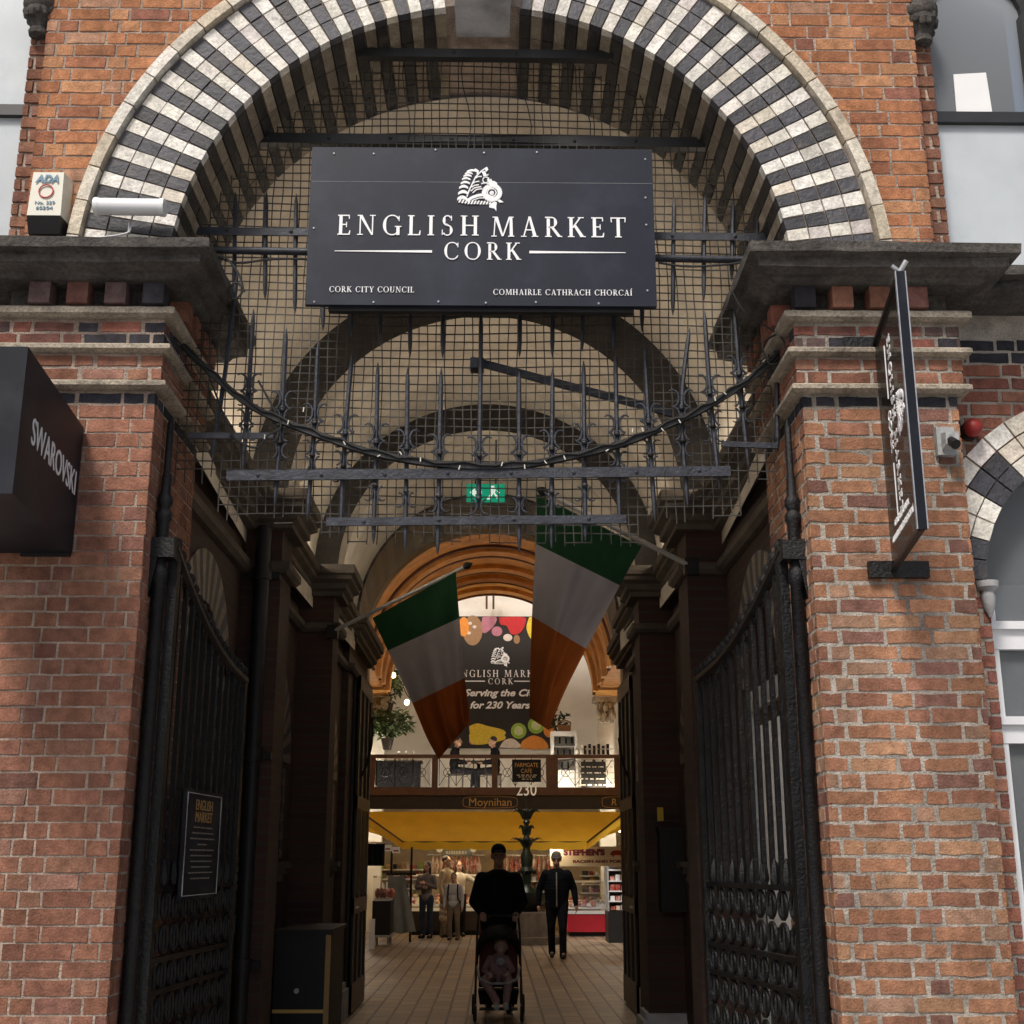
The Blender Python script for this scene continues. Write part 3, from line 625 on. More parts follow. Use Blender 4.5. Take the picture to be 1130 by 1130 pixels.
# side walls, pilasters, cornices, blind arches
for s in (-1, 1):
    XE = 1.55 if s < 0 else 1.72
    sw = MB(); x = lambda a, b: sorted((s*a, s*b))
    for (y0, y1, xi) in ((6.9,9.2,1.78),(9.65,11.7,1.74),(12.1,14.2,1.62)):
        # wall with a round-headed blind recess
        yc = (y0+y1)/2; hw = .48; zc_ = 2.75 if y0 < 7 else 2.45
        for (ya, yb, za, zb) in ((y0, yc-hw, 0, VZ), (yc+hw, y1, 0, VZ)): sw.box(*x(xi, xi+.3), ya, yb, za, zb)
        for i in range(12):
            a0, a1 = math.pi*i/12, math.pi*(i+1)/12
            p = lambda a: (yc+math.cos(a)*hw, zc_+math.sin(a)*hw)
            sw.poly([(s*xi, *p(a0)), (s*xi, p(a0)[0], VZ), (s*xi, p(a1)[0], VZ), (s*xi, *p(a1))])
            sw.poly([(s*xi, *p(a0)), (s*xi, *p(a1)), (s*(xi+.16), *p(a1)), (s*(xi+.16), *p(a0))])
        sw.poly([(s*(xi+.16), yc-hw, 0), (s*(xi+.16), yc+hw, 0), (s*(xi+.16), yc+hw, VZ), (s*(xi+.16), yc-hw, VZ)])
    for (y0, y1, xi) in ((9.2,9.65,1.50),(11.7,12.1,1.42),(14.2,16.3,XE)): sw.box(*x(xi, 2.1), y0, y1, 0, VZ)
    wo = sw.build('side_wall', M['side_brick'], bld)
    for (y0, y1, xi) in ((6.9,9.2,1.78),(9.65,11.7,1.74),(12.1,14.2,1.62)):
        yc = (y0+y1)/2; hw = .48; zc_ = 2.75 if y0 < 7 else 2.45; ba = MB()
        for i in range(26):
            a0, a1 = math.pi*i/26, math.pi*(i+1)/26
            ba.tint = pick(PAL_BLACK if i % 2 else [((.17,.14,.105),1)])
            ba.hexa([(s*xx, yc+math.cos(a)*r, zc_+math.sin(a)*r) for xx in (xi+.01, xi-.012) for (r, a) in ((hw,a0),(hw+.33,a0),(hw+.33,a1),(hw,a1))])
        ba.build('blind_arch', M['glazed'], bld)
        for e in (-1, 1):
            ba = MB()      # jamb quoins
            for k in range(16):
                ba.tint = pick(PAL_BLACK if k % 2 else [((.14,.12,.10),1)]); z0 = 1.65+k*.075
                if z0 > zc_-.06: continue
                ya, yb = sorted((yc+e*hw, yc+e*(hw+.1))); ba.box(*x(xi-.012, xi+.01), ya, yb, z0, z0+.07)
            ba.build('jamb_quoins', M['glazed'], bld)
        for e in (-1, 1):
            cpb = MB(); cpb.box(*x(xi-.10, xi+.1), yc+e*(hw+.02)-.1, yc+e*(hw+.02)+.1, 1.57, 1.62); cpb.box(*x(xi-.07, xi+.1), yc+e*(hw+.02)-.07, yc+e*(hw+.02)+.07, 1.52, 1.57); cpb.box(*x(xi-.04, xi+.1), yc+e*(hw+.02)-.05, yc+e*(hw+.02)+.05, 1.46, 1.52)
            cpb.build('impost_block', M['cornice_in'], bld)
    pth = [(s*1.78,6.99),(s*1.78,9.2),(s*1.50,9.2),(s*1.50,9.65),(s*1.74,9.65),(s*1.74,11.7),(s*1.42,11.7),(s*1.42,12.1),(s*1.62,12.1),(s*1.62,14.2),(s*XE,14.21),(s*XE,16.3)]
    ci = MB(); ci.sweep(pth, [(-.02,VZ+.02),(.20,VZ+.02),(.20,VZ-.06),(.17,VZ-.075),(.17,VZ-.11),(.12,VZ-.14),(.12,VZ-.19),(.08,VZ-.21),(.08,VZ-.25),(-.02,VZ-.25)], -1 if s < 0 else 1)
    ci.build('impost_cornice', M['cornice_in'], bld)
    cl = MB(); cl.sweep(pth, [(-.02,VZ-.50),(.07,VZ-.50),(.07,VZ-.55),(.04,VZ-.58),(-.02,VZ-.58)], -1 if s < 0 else 1); cl.build('string_course', M['cornice_in'], bld)
    for (y0, xi, hgt) in ((9.2,1.50,.42),(11.7,1.42,.3),(14.2,XE,.3)):
        pl = MB(); xa_, xb_ = x(xi-.06, 1.9); pl.box(xa_, xb_, y0-.06, y0+.5, 0, hgt); pl.box(*x(xi-.03, 1.9), y0-.03, y0+.47, hgt, hgt+.06); pl.build('plinth', M['stone_grey'], bld)
# drainpipe on the left rib pilaster
t = thing('drainpipe', P(283,1100,9.1), 'dark grey drainpipe on the left passage pilaster', 'pipe')
pp = MB(); xq = -1.62; pp.cyl((xq,9.10,0),(xq,9.10,4.0),.055,n=12); pp.build('pipe', M['dark_plastic'], t, smooth=True)
for z in (.9, 2.3, 3.6): pp = MB(); pp.cyl((xq,9.10,z),(xq,9.10,z+.09),.07,n=12); pp.box(xq-.12,xq+.12,9.15,9.195,z+.02,z+.07); pp.build('collar', M['dark_plastic'], t, smooth=True)
# ------------------------------------------------------------------ lettering
def frame(o, r, u):
    o, r, u = Vector(o), Vector(r).normalized(), Vector(u); u = (u-r*u.dot(r)).normalized(); n = r.cross(u)
    return Matrix(((r.x,u.x,n.x,o.x),(r.y,u.y,n.y,o.y),(r.z,u.z,n.z,o.z),(0,0,0,1)))
TH, TN = .145, .055
def _st(p0, p1, w):      # stroke with horizontal cut ends
    return [(p0[0]-w/2,p0[1]),(p0[0]+w/2,p0[1]),(p1[0]+w/2,p1[1]),(p1[0]-w/2,p1[1])]
def _hz(x0, x1, y, t=TN): return [(x0,y),(x1,y),(x1,y+t),(x0,y+t)]
def _sf(x, y, w=.30, t=.045): return [(x-w/2,y),(x+w/2,y),(x+w/2,y+t),(x-w/2,y+t)]
def _arc(cx, cy, rx, ry, a0, a1, wv=TH, wh=TN, n=20):
    out = []; pr = None
    for i in range(n+1):
        a = R(a0+(a1-a0)*i/n); c, s = math.cos(a), math.sin(a); wx = wv*abs(c)**1.3; wy = wh+0*abs(s)
        o = (cx+c*rx, cy+s*ry); q = (cx+c*(rx-max(wx, .02)), cy+s*(ry-wy))
        if pr: out.append([pr[0], o, q, pr[1]])
        pr = (o, q)
    return out
def glyph(ch):
    g = []; W = .7
    if ch == 'E': W = .60; g = [_st((.16,0),(.16,1),TH), _hz(.02,.56,0), _hz(.02,.54,.945), _hz(.16,.44,.49), [(.50,.0),(.58,.0),(.60,.22),(.56,.22)], [(.50,1),(.55,1),(.56,.80),(.52,.80)], [(.40,.38),(.44,.38),(.44,.64),(.40,.64)]]
    elif ch == 'N': W = .86; g = [_st((.15,0),(.15,1),TN), _st((.71,0),(.71,1),TN), [(.08,1),(.24,1),(.74,0),(.66,0)], _sf(.15,0,.26), _sf(.71,.955,.26), _sf(.10,.955,.16)]
    elif ch == 'G': W = .86; g = _arc(.45,.5,.42,.52,40,325)+[_st((.72,.0),(.72,.42),TH), _sf(.72,.40,.30), [(.74,.95),(.78,.95),(.78,.70),(.74,.70)]]
    elif ch == 'C': W = .80; g = _arc(.45,.5,.42,.52,42,318)+[[(.73,.97),(.77,.97),(.77,.70),(.73,.70)], [(.72,.12),(.77,.22),(.75,.25),(.68,.14)]]
    elif ch == 'O': W = .92; g = _arc(.46,.5,.43,.52,0,360, n=30)
    elif ch == 'L': W = .60; g = [_st((.16,0),(.16,1),TH), _hz(.02,.56,0), _sf(.16,.955), [(.50,0),(.58,0),(.60,.24),(.56,.24)]]
    elif ch == 'I': W = .34; g = [_st((.17,0),(.17,1),TH), _sf(.17,0), _sf(.17,.955)]
    elif ch == 'Í': W = .34; g = [_st((.17,0),(.17,1),TH), _sf(.17,0), _sf(.17,.955), [(.14,1.08),(.20,1.08),(.34,1.28),(.22,1.28)]]
    elif ch == 'S': W = .58; g = _arc(.29,.745,.22,.27,35,270,TH*.9,TN)+_arc(.28,.255,.25,.27,-145,90,TH*.9,TN)+[[(.45,.98),(.49,.98),(.49,.74),(.45,.74)], [(.04,.02),(.08,.02),(.08,.28),(.04,.28)], [(.20,.60),(.30,.47),(.42,.42),(.32,.55)]]
    elif ch == 'H': W = .86; g = [_st((.17,0),(.17,1),TH), _st((.69,0),(.69,1),TH), _hz(.17,.69,.48), _sf(.17,0), _sf(.17,.955), _sf(.69,0), _sf(.69,.955)]
    elif ch == 'M': W = 1.02; g = [[(.14,1),(.19,1),(.13,0),(.08,0)], [(.82,1),(.94,1),(.97,0),(.82,0)], [(.12,1),(.28,1),(.54,.02),(.46,.02)], [(.78,1),(.86,1),(.54,.02),(.48,.02)], _sf(.11,0,.24), _sf(.89,0,.28), _sf(.14,.955,.2), _sf(.90,.955,.2)]
    elif ch == 'A': W = .80; g = [[(.37,1.02),(.43,1.02),(.17,0),(.11,0)], [(.36,1.02),(.46,1.02),(.74,0),(.58,0)], _hz(.22,.58,.32), _sf(.14,0,.25), _sf(.66,0,.30)]
    elif ch == 'R': W = .74; g = [_st((.17,0),(.17,1),TH), _sf(.17,0)]+_arc(.30,.73,.27,.27,-90,90)+[_hz(.02,.32,.945), _hz(.17,.32,.46), [(.28,.48),(.42,.48),(.76,0),(.60,0)], _sf(.70,0,.20)]
    elif ch == 'K': W = .78; g = [_st((.17,0),(.17,1),TH), _sf(.17,0), _sf(.17,.955), [(.56,1),(.64,1),(.28,.46),(.20,.46)], [(.28,.56),(.40,.60),(.78,0),(.60,0)], _sf(.62,.955,.26), _sf(.70,0,.26)]
    elif ch == 'T': W = .70; g = [_st((.35,0),(.35,1),TH), _sf(.35,0), _hz(.02,.68,.945), [(.0,1),(.05,1),(.06,.76),(.02,.76)], [(.65,1),(.70,1),(.68,.76),(.64,.76)]]
    elif ch == 'U': W = .82; g = [_st((.17,.3),(.17,1),TH), _st((.66,.3),(.66,1),TN), _sf(.17,.955), _sf(.66,.955,.24)]+_arc(.39,.32,.29,.34,180,360,TH*.8,TN)
    elif ch == 'Y': W = .74; g = [_st((.37,0),(.37,.46),TH), [(.06,1),(.22,1),(.44,.44),(.30,.44)], [(.62,1),(.68,1),(.44,.44),(.37,.44)], _sf(.37,0), _sf(.14,.955,.26), _sf(.65,.955,.2)]
    else: W = .36
    return g, W
def serif(mb, txt, fr, h, width, align='c', depth=.003, y=0.):
    """roman capitals of height h spread over the given width"""
    gs = [glyph(c) for c in txt]; tot = sum(g[1] for g in gs)*h
    gap = (width-tot)/max(len(txt)-1, 1); x = {'c':-width/2,'l':0,'r':-width}[align]; k = 0
    for (polys, W) in gs:
        for i, pl in enumerate(polys):
            k += 1; dd = depth+.00012*(i % 23)
            mb.prism([(x+a*h, y+b*h) for a, b in pl], fr, -.001, dd)
        x += W*h+gap
def sans(name, txt, fr, size, m, parent, align='CENTER', width=None, shear=0., extrude=.0015, bold=0., y=0., x=0., sp=1.):
    cu = bpy.data.curves.new('tmp_text', 'FONT'); cu.body = txt; cu.size = size; cu.align_x = align; cu.extrude = extrude; cu.shear = shear; cu.offset = bold; cu.space_character = sp; cu.resolution_u = 4
    ob = bpy.data.objects.new('tmp_text', cu); COL.objects.link(ob); bpy.context.view_layer.update()
    dg = bpy.context.evaluated_depsgraph_get(); me = bpy.data.meshes.new_from_object(ob.evaluated_get(dg))
    bpy.data.objects.remove(ob); bpy.data.curves.remove(cu)
    xs = [v.co.x for v in me.vertices]; sx = 1.
    if width and xs: sx = width/(max(xs)-min(xs))
    T = fr @ Matrix.Translation((x, y, 0)) @ Matrix.Diagonal((sx, 1, 1, 1))
    T = Matrix.Translation(-ORG[parent]) @ T; me.transform(T); me.name = name; me.materials.clear(); me.materials.append(m)
    o = bpy.data.objects.new(name, me); COL.objects.link(o); o.parent = parent; ORG[o] = ORG[parent]; return o
def emblem(mb, fr, s):
    """market emblem: banded tail, striped wing, ringed eye and comb of teeth; s = width"""
    k = s/480.; n = [0]
    T = lambda p: ((p[0]-495)*k, (455-p[1])*k)
    def pg(pts): n[0] += 1; mb.prism([T(p) for p in pts], fr, -.001, .003+.00012*(n[0] % 30))
    def ln(pts, w):
        for a, b in zip(pts[:-1], pts[1:]):
            d = math.hypot(b[0]-a[0], b[1]-a[1]) or 1; nx, ny = -(b[1]-a[1])/d*w/2, (b[0]-a[0])/d*w/2
            pg([(a[0]+nx,a[1]+ny),(b[0]+nx,b[1]+ny),(b[0]-nx,b[1]-ny),(a[0]-nx,a[1]-ny)])
    for (x0, x1, y, t) in ((345,462,238,30),(325,408,266,24),(310,398,296,26),(296,386,332,28),(282,380,378,32),(266,362,430,38),(256,364,496,44),(248,358,562,48)):
        up = [(x0+(x1-x0)*i/8, y+t*.5-t*1.15*math.sin(math.pi*(.12+.76*i/8))) for i in range(9)]
        lo = [(x0+(x1-x0)*i/8, y+t*.62-t*.45*math.sin(math.pi*i/8)) for i in range(9)]
        for i in range(8): pg([up[i], up[i+1], lo[i+1], lo[i]])
    ln([(430,215),(468,240),(455,275)], 16)
    ln([(560,195),(500,240),(440,310),(402,400),(372,470),(350,545)], 13)
    for a in ([(505,305),(470,305),(442,322)],[(480,362),(440,368),(412,386)],[(475,402),(430,410),(398,434)],[(500,425),(430,440),(388,480)],[(512,450),(450,460),(410,500)],[(520,300),(560,292),(575,280)],[(500,392),(550,380),(580,400)]): ln(a, 11)
    circ = lambda cx, cy, r, w, n_=18, a0=0, a1=360: ln([(cx+r*math.cos(R(a0+(a1-a0)*i/n_)), cy+r*math.sin(R(a0+(a1-a0)*i/n_))) for i in range(n_+1)], w)
    circ(550,345,34,10); pg([(562,192),(574,222),(552,252),(540,226)]); pg([(500,250),(540,240),(560,300),(530,300)])
    pg([(560,330),(590,345),(605,330),(615,358),(640,360),(665,378),(672,405),(690,440),(600,425),(575,385)])
    circ(615,495,84,48, 26); circ(612,495,46,12, 20); circ(612,498,15,22, 12)
    ln([(352,596),(400,555),(470,528),(540,520),(600,545),(640,580)], 30); ln([(400,590),(480,560),(560,560),(620,590)], 9)
    for i in range(11):
        xx = 262+i*32; yy = 590+min(i,3)*6; pg([(xx+16,yy-16),(xx+32,yy-14),(xx+14,yy+26),(xx-4,yy+22)])
    pg([(588,640),(640,596),(668,610),(660,650),(662,712),(640,680),(585,668)]); pg([(665,560),(705,580),(738,606),(700,612),(672,592)])

# ------------------------------------------------------------------ main sign board
SD = 6.12
TL, TR, BL = P(342,161,SD), P(722,166,SD), P(338,334,SD)
sw_, sh_ = 1.835, .922; sc = Vector(((TL.x+TR.x)/2, SD, (TL.z+TR.z)/2-sh_/2))
sg = thing('sign_board', sc, 'wide black sign board reading ENGLISH MARKET CORK with white crest over the entrance', 'sign')
mb = MB(); mb.box(sc.x-sw_/2, sc.x+sw_/2, SD, SD+.03, sc.z-sh_/2, sc.z+sh_/2); mb.build('board', M['sign'], sg)
mb = MB(); mb.box(sc.x-.80, sc.x+.80, SD+.032, SD+.075, sc.z-sh_/2-.02, sc.z-sh_/2+.03); mb.build('rear_rail', M['rail_black'], sg); mb = MB(); mb.box(sc.x-.80, sc.x+.80, SD+.032, SD+.075, sc.z+sh_/2-.08, sc.z+sh_/2-.03); mb.build('rear_rail', M['rail_black'], sg)
fr = frame((sc.x, SD-.001, sc.z), (1,0,0), (0,0,1)); kx = sw_/386.; ky = sh_/172.
lx = lambda px: (px-533)*kx
mb = MB(); serif(mb, 'ENGLISH', frame((sc.x+lx(372), SD-.001, sc.z), (1,0,0), (0,0,1)), 20.5*ky*1.06, (530-372)*kx, 'l', y=(247.5-259)*ky)
serif(mb, 'MARKET', frame((sc.x+lx(544), SD-.001, sc.z), (1,0,0), (0,0,1)), 20.5*ky*1.06, (694-544)*kx, 'l', y=(247.5-260)*ky)
serif(mb, 'CORK', frame((sc.x+lx(491), SD-.001, sc.z), (1,0,0), (0,0,1)), 18.5*ky, (576-491)*kx, 'l', y=(247.5-285)*ky)
mb.build('lettering', M['letter'], sg)
mb = MB()
for (a, b, t0, t1) in ((370,478,.6,2.6),(586,693,2.6,.6)):
    y = (247.5-276.5)*ky; mb.prism([(lx(a),y-t0*ky/2),(lx(b),y-t1*ky/2),(lx(b),y+t1*ky/2),(lx(a),y+t0*ky/2)], fr, -.001, .003)
mb.build('rule', M['letter'], sg)
mb = MB(); serif(mb, 'CORK CITY COUNCIL', frame((sc.x+lx(366), SD-.001, sc.z), (1,0,0), (0,0,1)), 6.0*ky, (459-366)*kx, 'l', y=(247.5-320.5)*ky)
serif(mb, 'COMHAIRLE CATHRACH CHORCAÍ', frame((sc.x+lx(546), SD-.001, sc.z), (1,0,0), (0,0,1)), 6.0*ky, (699-546)*kx, 'l', y=(247.5-322.5)*ky); mb.build('lettering', M['letter'], sg)
mb = MB(); emblem(mb, frame((sc.x+lx(531.5), SD-.001, sc.z+(247.5-208)*ky), (1,0,0), (0,0,1)), 51*kx); mb.build('emblem', M['letter'], sg)
mb = MB(); mb.box(sc.x-sw_/2+.003, sc.x+sw_/2-.003, SD-.0008, SD+.001, sc.z+(247.5-200.1)*ky, sc.z+(247.5-199.9)*ky); mb.build('seam', M['grey_paint'], sg)
mb = MB()
for (px, py) in [(346,252),(350,331),(365,169),(410,169),(480,164),(535,167),(595,166),(718,173),(717,216),(717,246),(716,317),(662,331),(593,330),(538,331),(486,330),(415,331)]:
    mb.lathe([(.006,0),(.006,-.004),(.003,-.006)], (sc.x+lx(px), SD, sc.z+(247.5-py)*ky), 8, 'y')
mb.build('screw', M['steel'], sg)

# ------------------------------------------------------------------ wrought iron overthrow grille
GD = 6.34
gr = thing('iron_grille', P(532,520,GD), 'blue-grey wrought iron grille of spiked bars with sagging rail and wire mesh filling the arch', 'grille')
def flat(pa, pb, hpx, d=GD, th=.014, m='iron', name='rail', dy=0.):
    a, b = P(*pa, d), P(*pb, d); k = (a-P(pa[0], pa[1]+1, d)).length
    q = MB(); q.bar(a+Vector((0,dy,0)), b+Vector((0,dy,0)), th, hpx*k) if False else q.bar(a+Vector((0,dy,0)), b+Vector((0,dy,0)), th, hpx*k, (0,0,1))
    n = int((b-a).length/.32)
    for i in range(n):
        c = a.lerp(b, (i+.5)/max(n,1)); q.lathe([(.010,0),(.010,-.004),(.004,-.008)], (c.x, c.y+dy-th/2, c.z+random.uniform(-.004,.004)), 7, 'y')
    return q.build(name, M[m], gr)
flat((262,154),(802,160),11,6.42,.05,'rail_black'); flat((398,60),(672,63),9,6.2,.05,'rail_black')
flat((216,255),(846,262),8); flat((250,525),(806,520),11,GD-.03); flat((360,576),(691,573),9,GD-.02); flat((209,481),(302,481),6.5,GD-.01); flat((796,490),(858,492),6,GD-.01)
mb = MB(); mb.cyl(P(238,276,GD-.02), P(836,287,GD-.02), .021, n=10); mb.build('rail', M['iron'], gr, smooth=True)
mb = MB(); mb.bar(P(520,398,GD+.10), P(742,456,GD+.16), .02, .042, (0,0,1)); mb.build('brace', M['iron'], gr)
mb = MB(); mb.box(P(519,398,GD+.06).x, P(534,398,GD+.06).x, GD+.03, GD+.12, P(520,403,GD).z, P(520,392,GD).z); mb.build('brace_lug', M['iron'], gr)
SAG = [(188,368),(215,395),(240,418),(268,442),(300,460),(335,474),(365,485),(400,497),(440,506),(480,512),(530,515),(580,513),(625,505),(665,496),(700,485),(735,470),(765,457),(795,440),(825,420),(852,398),(876,376)]
def spline(pts, n=4):
    out = []
    for i in range(len(pts)-1):
        p0, p1, p2, p3 = pts[max(i-1,0)], pts[i], pts[i+1], pts[min(i+2,len(pts)-1)]
        for k in range(n):
            t = k/n
            out.append(tuple(.5*((2*p1[c])+(-p0[c]+p2[c])*t+(2*p0[c]-5*p1[c]+4*p2[c]-p3[c])*t*t+(-p0[c]+3*p1[c]-3*p2[c]+p3[c])*t**3) for c in range(len(p1))))
    out.append(tuple(pts[-1])); return out
sag = [P(a, b, GD-.03) for a, b in spline(SAG, 3)]
mb = MB()
for a, b in zip(sag[:-1], sag[1:]): mb.bar(a, b+(b-a)*.04, .034, .032, (0,0,1))
mb.build('curved_rail', M['rail_black'], gr)
def sagy(px):
    for (a, b) in zip(SAG[:-1], SAG[1:]):
        if a[0] <= px <= b[0]: return a[1]+(b[1]-a[1])*(px-a[0])/(b[0]-a[0])
    return None
def spike_tube(mbx, pts, r, tip0=True, tip1=True):
    pts = [Vector(p) for p in pts]; a, b = pts[0], pts[-1]; L = .085
    rs = [r]*len(pts); q = list(pts)
    if tip0: d = (pts[1]-a).normalized(); q = [a, a+d*L*.5, a+d*L]+q[1:]; rs = [.002, r*.75, r]+rs[1:]
    if tip1: d = (b-q[-2]).normalized(); q = q[:-1]+[b-d*L, b-d*L*.45, b]; rs = rs[:len(q)-3]+[r, r*.75, .002]
    mbx.tube(q, rs, 7)
def cscroll(mbx, c, s, up):      # pair of small scrolls springing from a collar at c
    for e in (-1, 1):
        pts = []
        for i in range(9):
            a = R(-90+ (215)*i/8); rr = .026*s
            pts.append(c+Vector((e*(.012+.03*s-rr*math.cos(a)*1.0-.004), 0, up*(.045*s+rr*1.5*math.sin(a)))))
        rs = [.006]*7+[.0045,.003]; mbx.tube(pts, [q*.9*s for q in rs], 6)
    mbx.lathe([(.012,-.009),(.016,-.004),(.016,.004),(.012,.009)], c, 8)
LOW = [[(262,300),(250,400),(234,508)],[(280,341),(273,452),(268,520)],[(316,362),(311,460),(303,559)],[(351,378),(347,470),(339,574)],[(389,388),(381,480),(376,588)],[(417,400),(415,500),(412,600)],[(450,405),(449,500),(447,608)],[(487,406),(485,510),(483,612)],[(531,342),(530,450),(528,562)],[(573,409),(573,500),(573,609)],[(610,405),(609,500),(608.6,605)],[(644,398),(645,500),(646,597)],[(679,390),(681,480),(684,582)],[(711,378),(716,470),(723,576)],[(761,362),(752,450),(759,560)],[(777,342),(784,440),(794,540)],[(810,341),(817,430),(826,516)],[(856,368),(857,430),(858,500)]]
for pts in LOW:
    mb = MB(); pp = spline(pts, 4); spike_tube(mb, [P(a, b, GD) for a, b in pp], .0125)
    o = mb.build('spiked_bar', M['iron'], gr, smooth=True)
    sy = sagy(pts[1][0]) or 400
    def xat(y):
        for (a, b) in zip(pp[:-1], pp[1:]):
            if a[1] <= y <= b[1]: return a[0]+(b[0]-a[0])*(y-a[1])/(b[1]-a[1])
        return pp[-1][0]
    if pts[0][0] > 265 and pts[0][0] < 830:
        def scr(x_, y_, k_, u_): q = MB(); cscroll(q, P(x_, y_, GD-.016), k_, u_); q.build('scroll', M['iron'], o, smooth=True)
        scr(xat(sy-14), sy-12, 1.25, 1); scr(xat(sy-14), sy-14, 1.0, -1)
        y2 = sy+24 if sy < 492 else sy+35
        if y2 < pts[2][1]-8:
            scr(xat(y2), y2, 1.0, -1)
            if sy < 492: scr(xat(y2), y2, 1.0, 1)
UP = [(259,212,320),(293,211,331),(326,214,346),(357,215,365),(388,215,372),(420,215,383),(453,215,394),(489,215,395),(574,215,394),(610,215,394),(643,215,388),(677,215,387),(709,215,366),(743,217,348),(777,216,332),(808,218,310),(835,216,300)]
for (px, y0, y1) in UP:
    mb = MB(); spike_tube(mb, [P(px+1, y0, GD+.02), P(px, (y0+y1)/2, GD+.02), P(px-.5, y1, GD+.02)], .0125); mb.build('spiked_bar', M['iron'], gr, smooth=True)
# wire mesh
mb = MB(); sp_ = .0485; MY = GD+.055
nx = int(3.2/sp_)
def zlow(x):
    px = 532+x*205; a = abs(px-532)
    return P(532, 533 if a > 285 else (575 if a > 175 else 600), MY).z+random.uniform(-.02,.05)*(1 if a > 150 else .6)
def ztop(x):
    r = 1.63; return min(ARC_Z+math.sqrt(max(r*r-x*x, 0)), P(532,62,MY).z+.03)-.005
for i in range(nx+1):
    x0 = -1.6+i*sp_
    if abs(x0) > 1.6: continue
    z0, z1 = zlow(x0), ztop(x0); pts = []; n = int((z1-z0)/.12)
    for k in range(n+1):
        z = z0+(z1-z0)*k/n; pts.append((x0+.004*math.sin(z*9+i)+random.uniform(-.002,.002)+(.03*math.sin((z-5.45)*9) if z > 5.5 and i % 7 == 3 else 0), MY+.012*math.sin(x0*3+z*2), z))
    mb.tube(pts, .0038, 4)
zz = P(532,608,MY).z
while zz < P(532,62,MY).z:
    xs = [-1.6+i*sp_ for i in range(nx+1) if abs(-1.6+i*sp_) <= 1.6 and zlow(-1.6+i*sp_)-.01 <= zz <= ztop(-1.6+i*sp_)]
    run = []
    for xq in xs+[99]:
        if run and xq-run[-1] > sp_*1.6:
            if len(run) > 1: mb.tube([(q, MY+.012*math.sin(q*3+zz*2)+.003, zz+.003*math.sin(q*7+zz*40)) for q in run], .0038, 4)
            run = []
        run.append(xq)
    zz += sp_
mb.build('wire_mesh', M['wire'], gr, fix=False)
# fairy light cable with white clips, other loose cables
fl = thing('fairy_light_cable', P(530,512,GD-.06), 'thin black fairy-light cable with white clips along the sagging rail', 'cable')
mb = MB(); pts = [P(a, b-3+2.2*math.sin(i*1.9), GD-.055) for i, (a, b) in enumerate(spline(SAG, 3))]; mb.tube(pts, .006, 6); mb.build('cable', M['rubber'], fl, smooth=True)
for (px, py) in [(292,482),(318,466),(335,452),(380,489),(418,503),(442,500),(464,507),(507,516),(554,512),(579,515),(602,510),(623,505),(670,497),(698,475),(709,474),(731,474),(750,465),(789,440),(800,434),(843,398)]:
    mb = MB(); c = P(px, py, GD-.07); a = random.uniform(-1.2,1.2); d = Vector((math.sin(a)*.008, 0, math.cos(a)*.012)); mb.cyl(c-d, c+d, .0035, .003, 6); mb.build('clip', M['cream_plastic'], fl)
def cable(name, pxs, d, r, label, m='rubber'):
    mb = MB(); pts = [P(a, b, dd) for a, b, dd in spline([(q[0], q[1], q[2] if len(q) > 2 else d) for q in pxs], 5)]; mb.tube(pts, r, 6)
    return setp(mb.build(name, M[m], None, smooth=True), label, 'cable')
cable('loose_cable', [(192,372,6.1),(212,392,6.25),(228,410),(240,440),(252,470),(262,486),(283,494),(296,480),(310,470),(296,440),(285,420)], GD-.05, .0055, 'tangled loose cable looping below the left stone cornice')
cable('loose_cable', [(236,282,6.1),(262,290),(300,286),(338,286),(350,290)], 6.26, .007, 'black cable slung under the pipe rail left of the big sign')
cable('loose_cable', [(726,290),(760,294),(800,292),(830,288),(838,292)], 6.26, .007, 'black cable slung under the pipe rail right of the big sign')
cable('loose_cable', [(808,322),(822,345),(845,360),(862,372),(868,392),(850,402),(842,380),(858,368)], 6.15, .005, 'tangled loose cable hanging beneath the right stone cornice')
cable('loose_cable', [(250,285),(262,300),(268,320),(258,330),(252,318),(262,312),(270,322)], 6.2, .006, 'curled black cable end beside the left cornice corner')
cable('white_cable', [(143,246,5.93),(142,256,5.9),(120,261,5.78),(80,263,5.74),(45,262,5.74)], 5.8, .005, 'thin white cable lying along the left cornice top', 'white_plastic')
cable('loose_cable', [(265,140,6.5),(300,120),(330,95),(365,72),(400,60)], 6.5, .006, 'black cable following the arch soffit left of the top bar')
cable('loose_cable', [(670,62,6.5),(705,85),(745,110),(780,140),(803,158)], 6.5, .006, 'black cable following the arch soffit right of the top bar')

# ------------------------------------------------------------------ fittings on the facade
t = thing('alarm_box', P(52,255,5.93), 'cream alarm box lettered ADA with a red ring on the wall left of the arch', 'alarm')
c0, c1 = P(33,191,5.90), P(69,254,5.90); zt, zb = P(45,190,5.9).z, P(45,238,5.9).z; zd = P(45,255,5.9).z
x0, x1 = P(33,210,5.9).x, P(70,210,5.9).x
mb = MB(); mb.hexa([(x0,5.895,zb),(x1,5.895,zb),(x1+.01,6.0,zb),(x0,6.0,zb),(x0+.008,5.90,zt),(x1-.006,5.90,zt),(x1+.01,6.0,zt),(x0,6.0,zt)]); bo = mb.build('body', M['cream_plastic'], t)
mb = MB(); mb.hexa([(x0+.004,5.93,zd),(x1-.004,5.93,zd),(x1+.008,6.0,zd),(x0,6.0,zd),(x0,5.892,zb-.002),(x1,5.892,zb-.002),(x1+.01,6.0,zb-.002),(x0,6.0,zb-.002)]); mb.build('base', M['dark_plastic'], t)
fa = frame(((x0+x1)/2, 5.893, (zt+zb)/2), (1,0,0), (0,0,1))
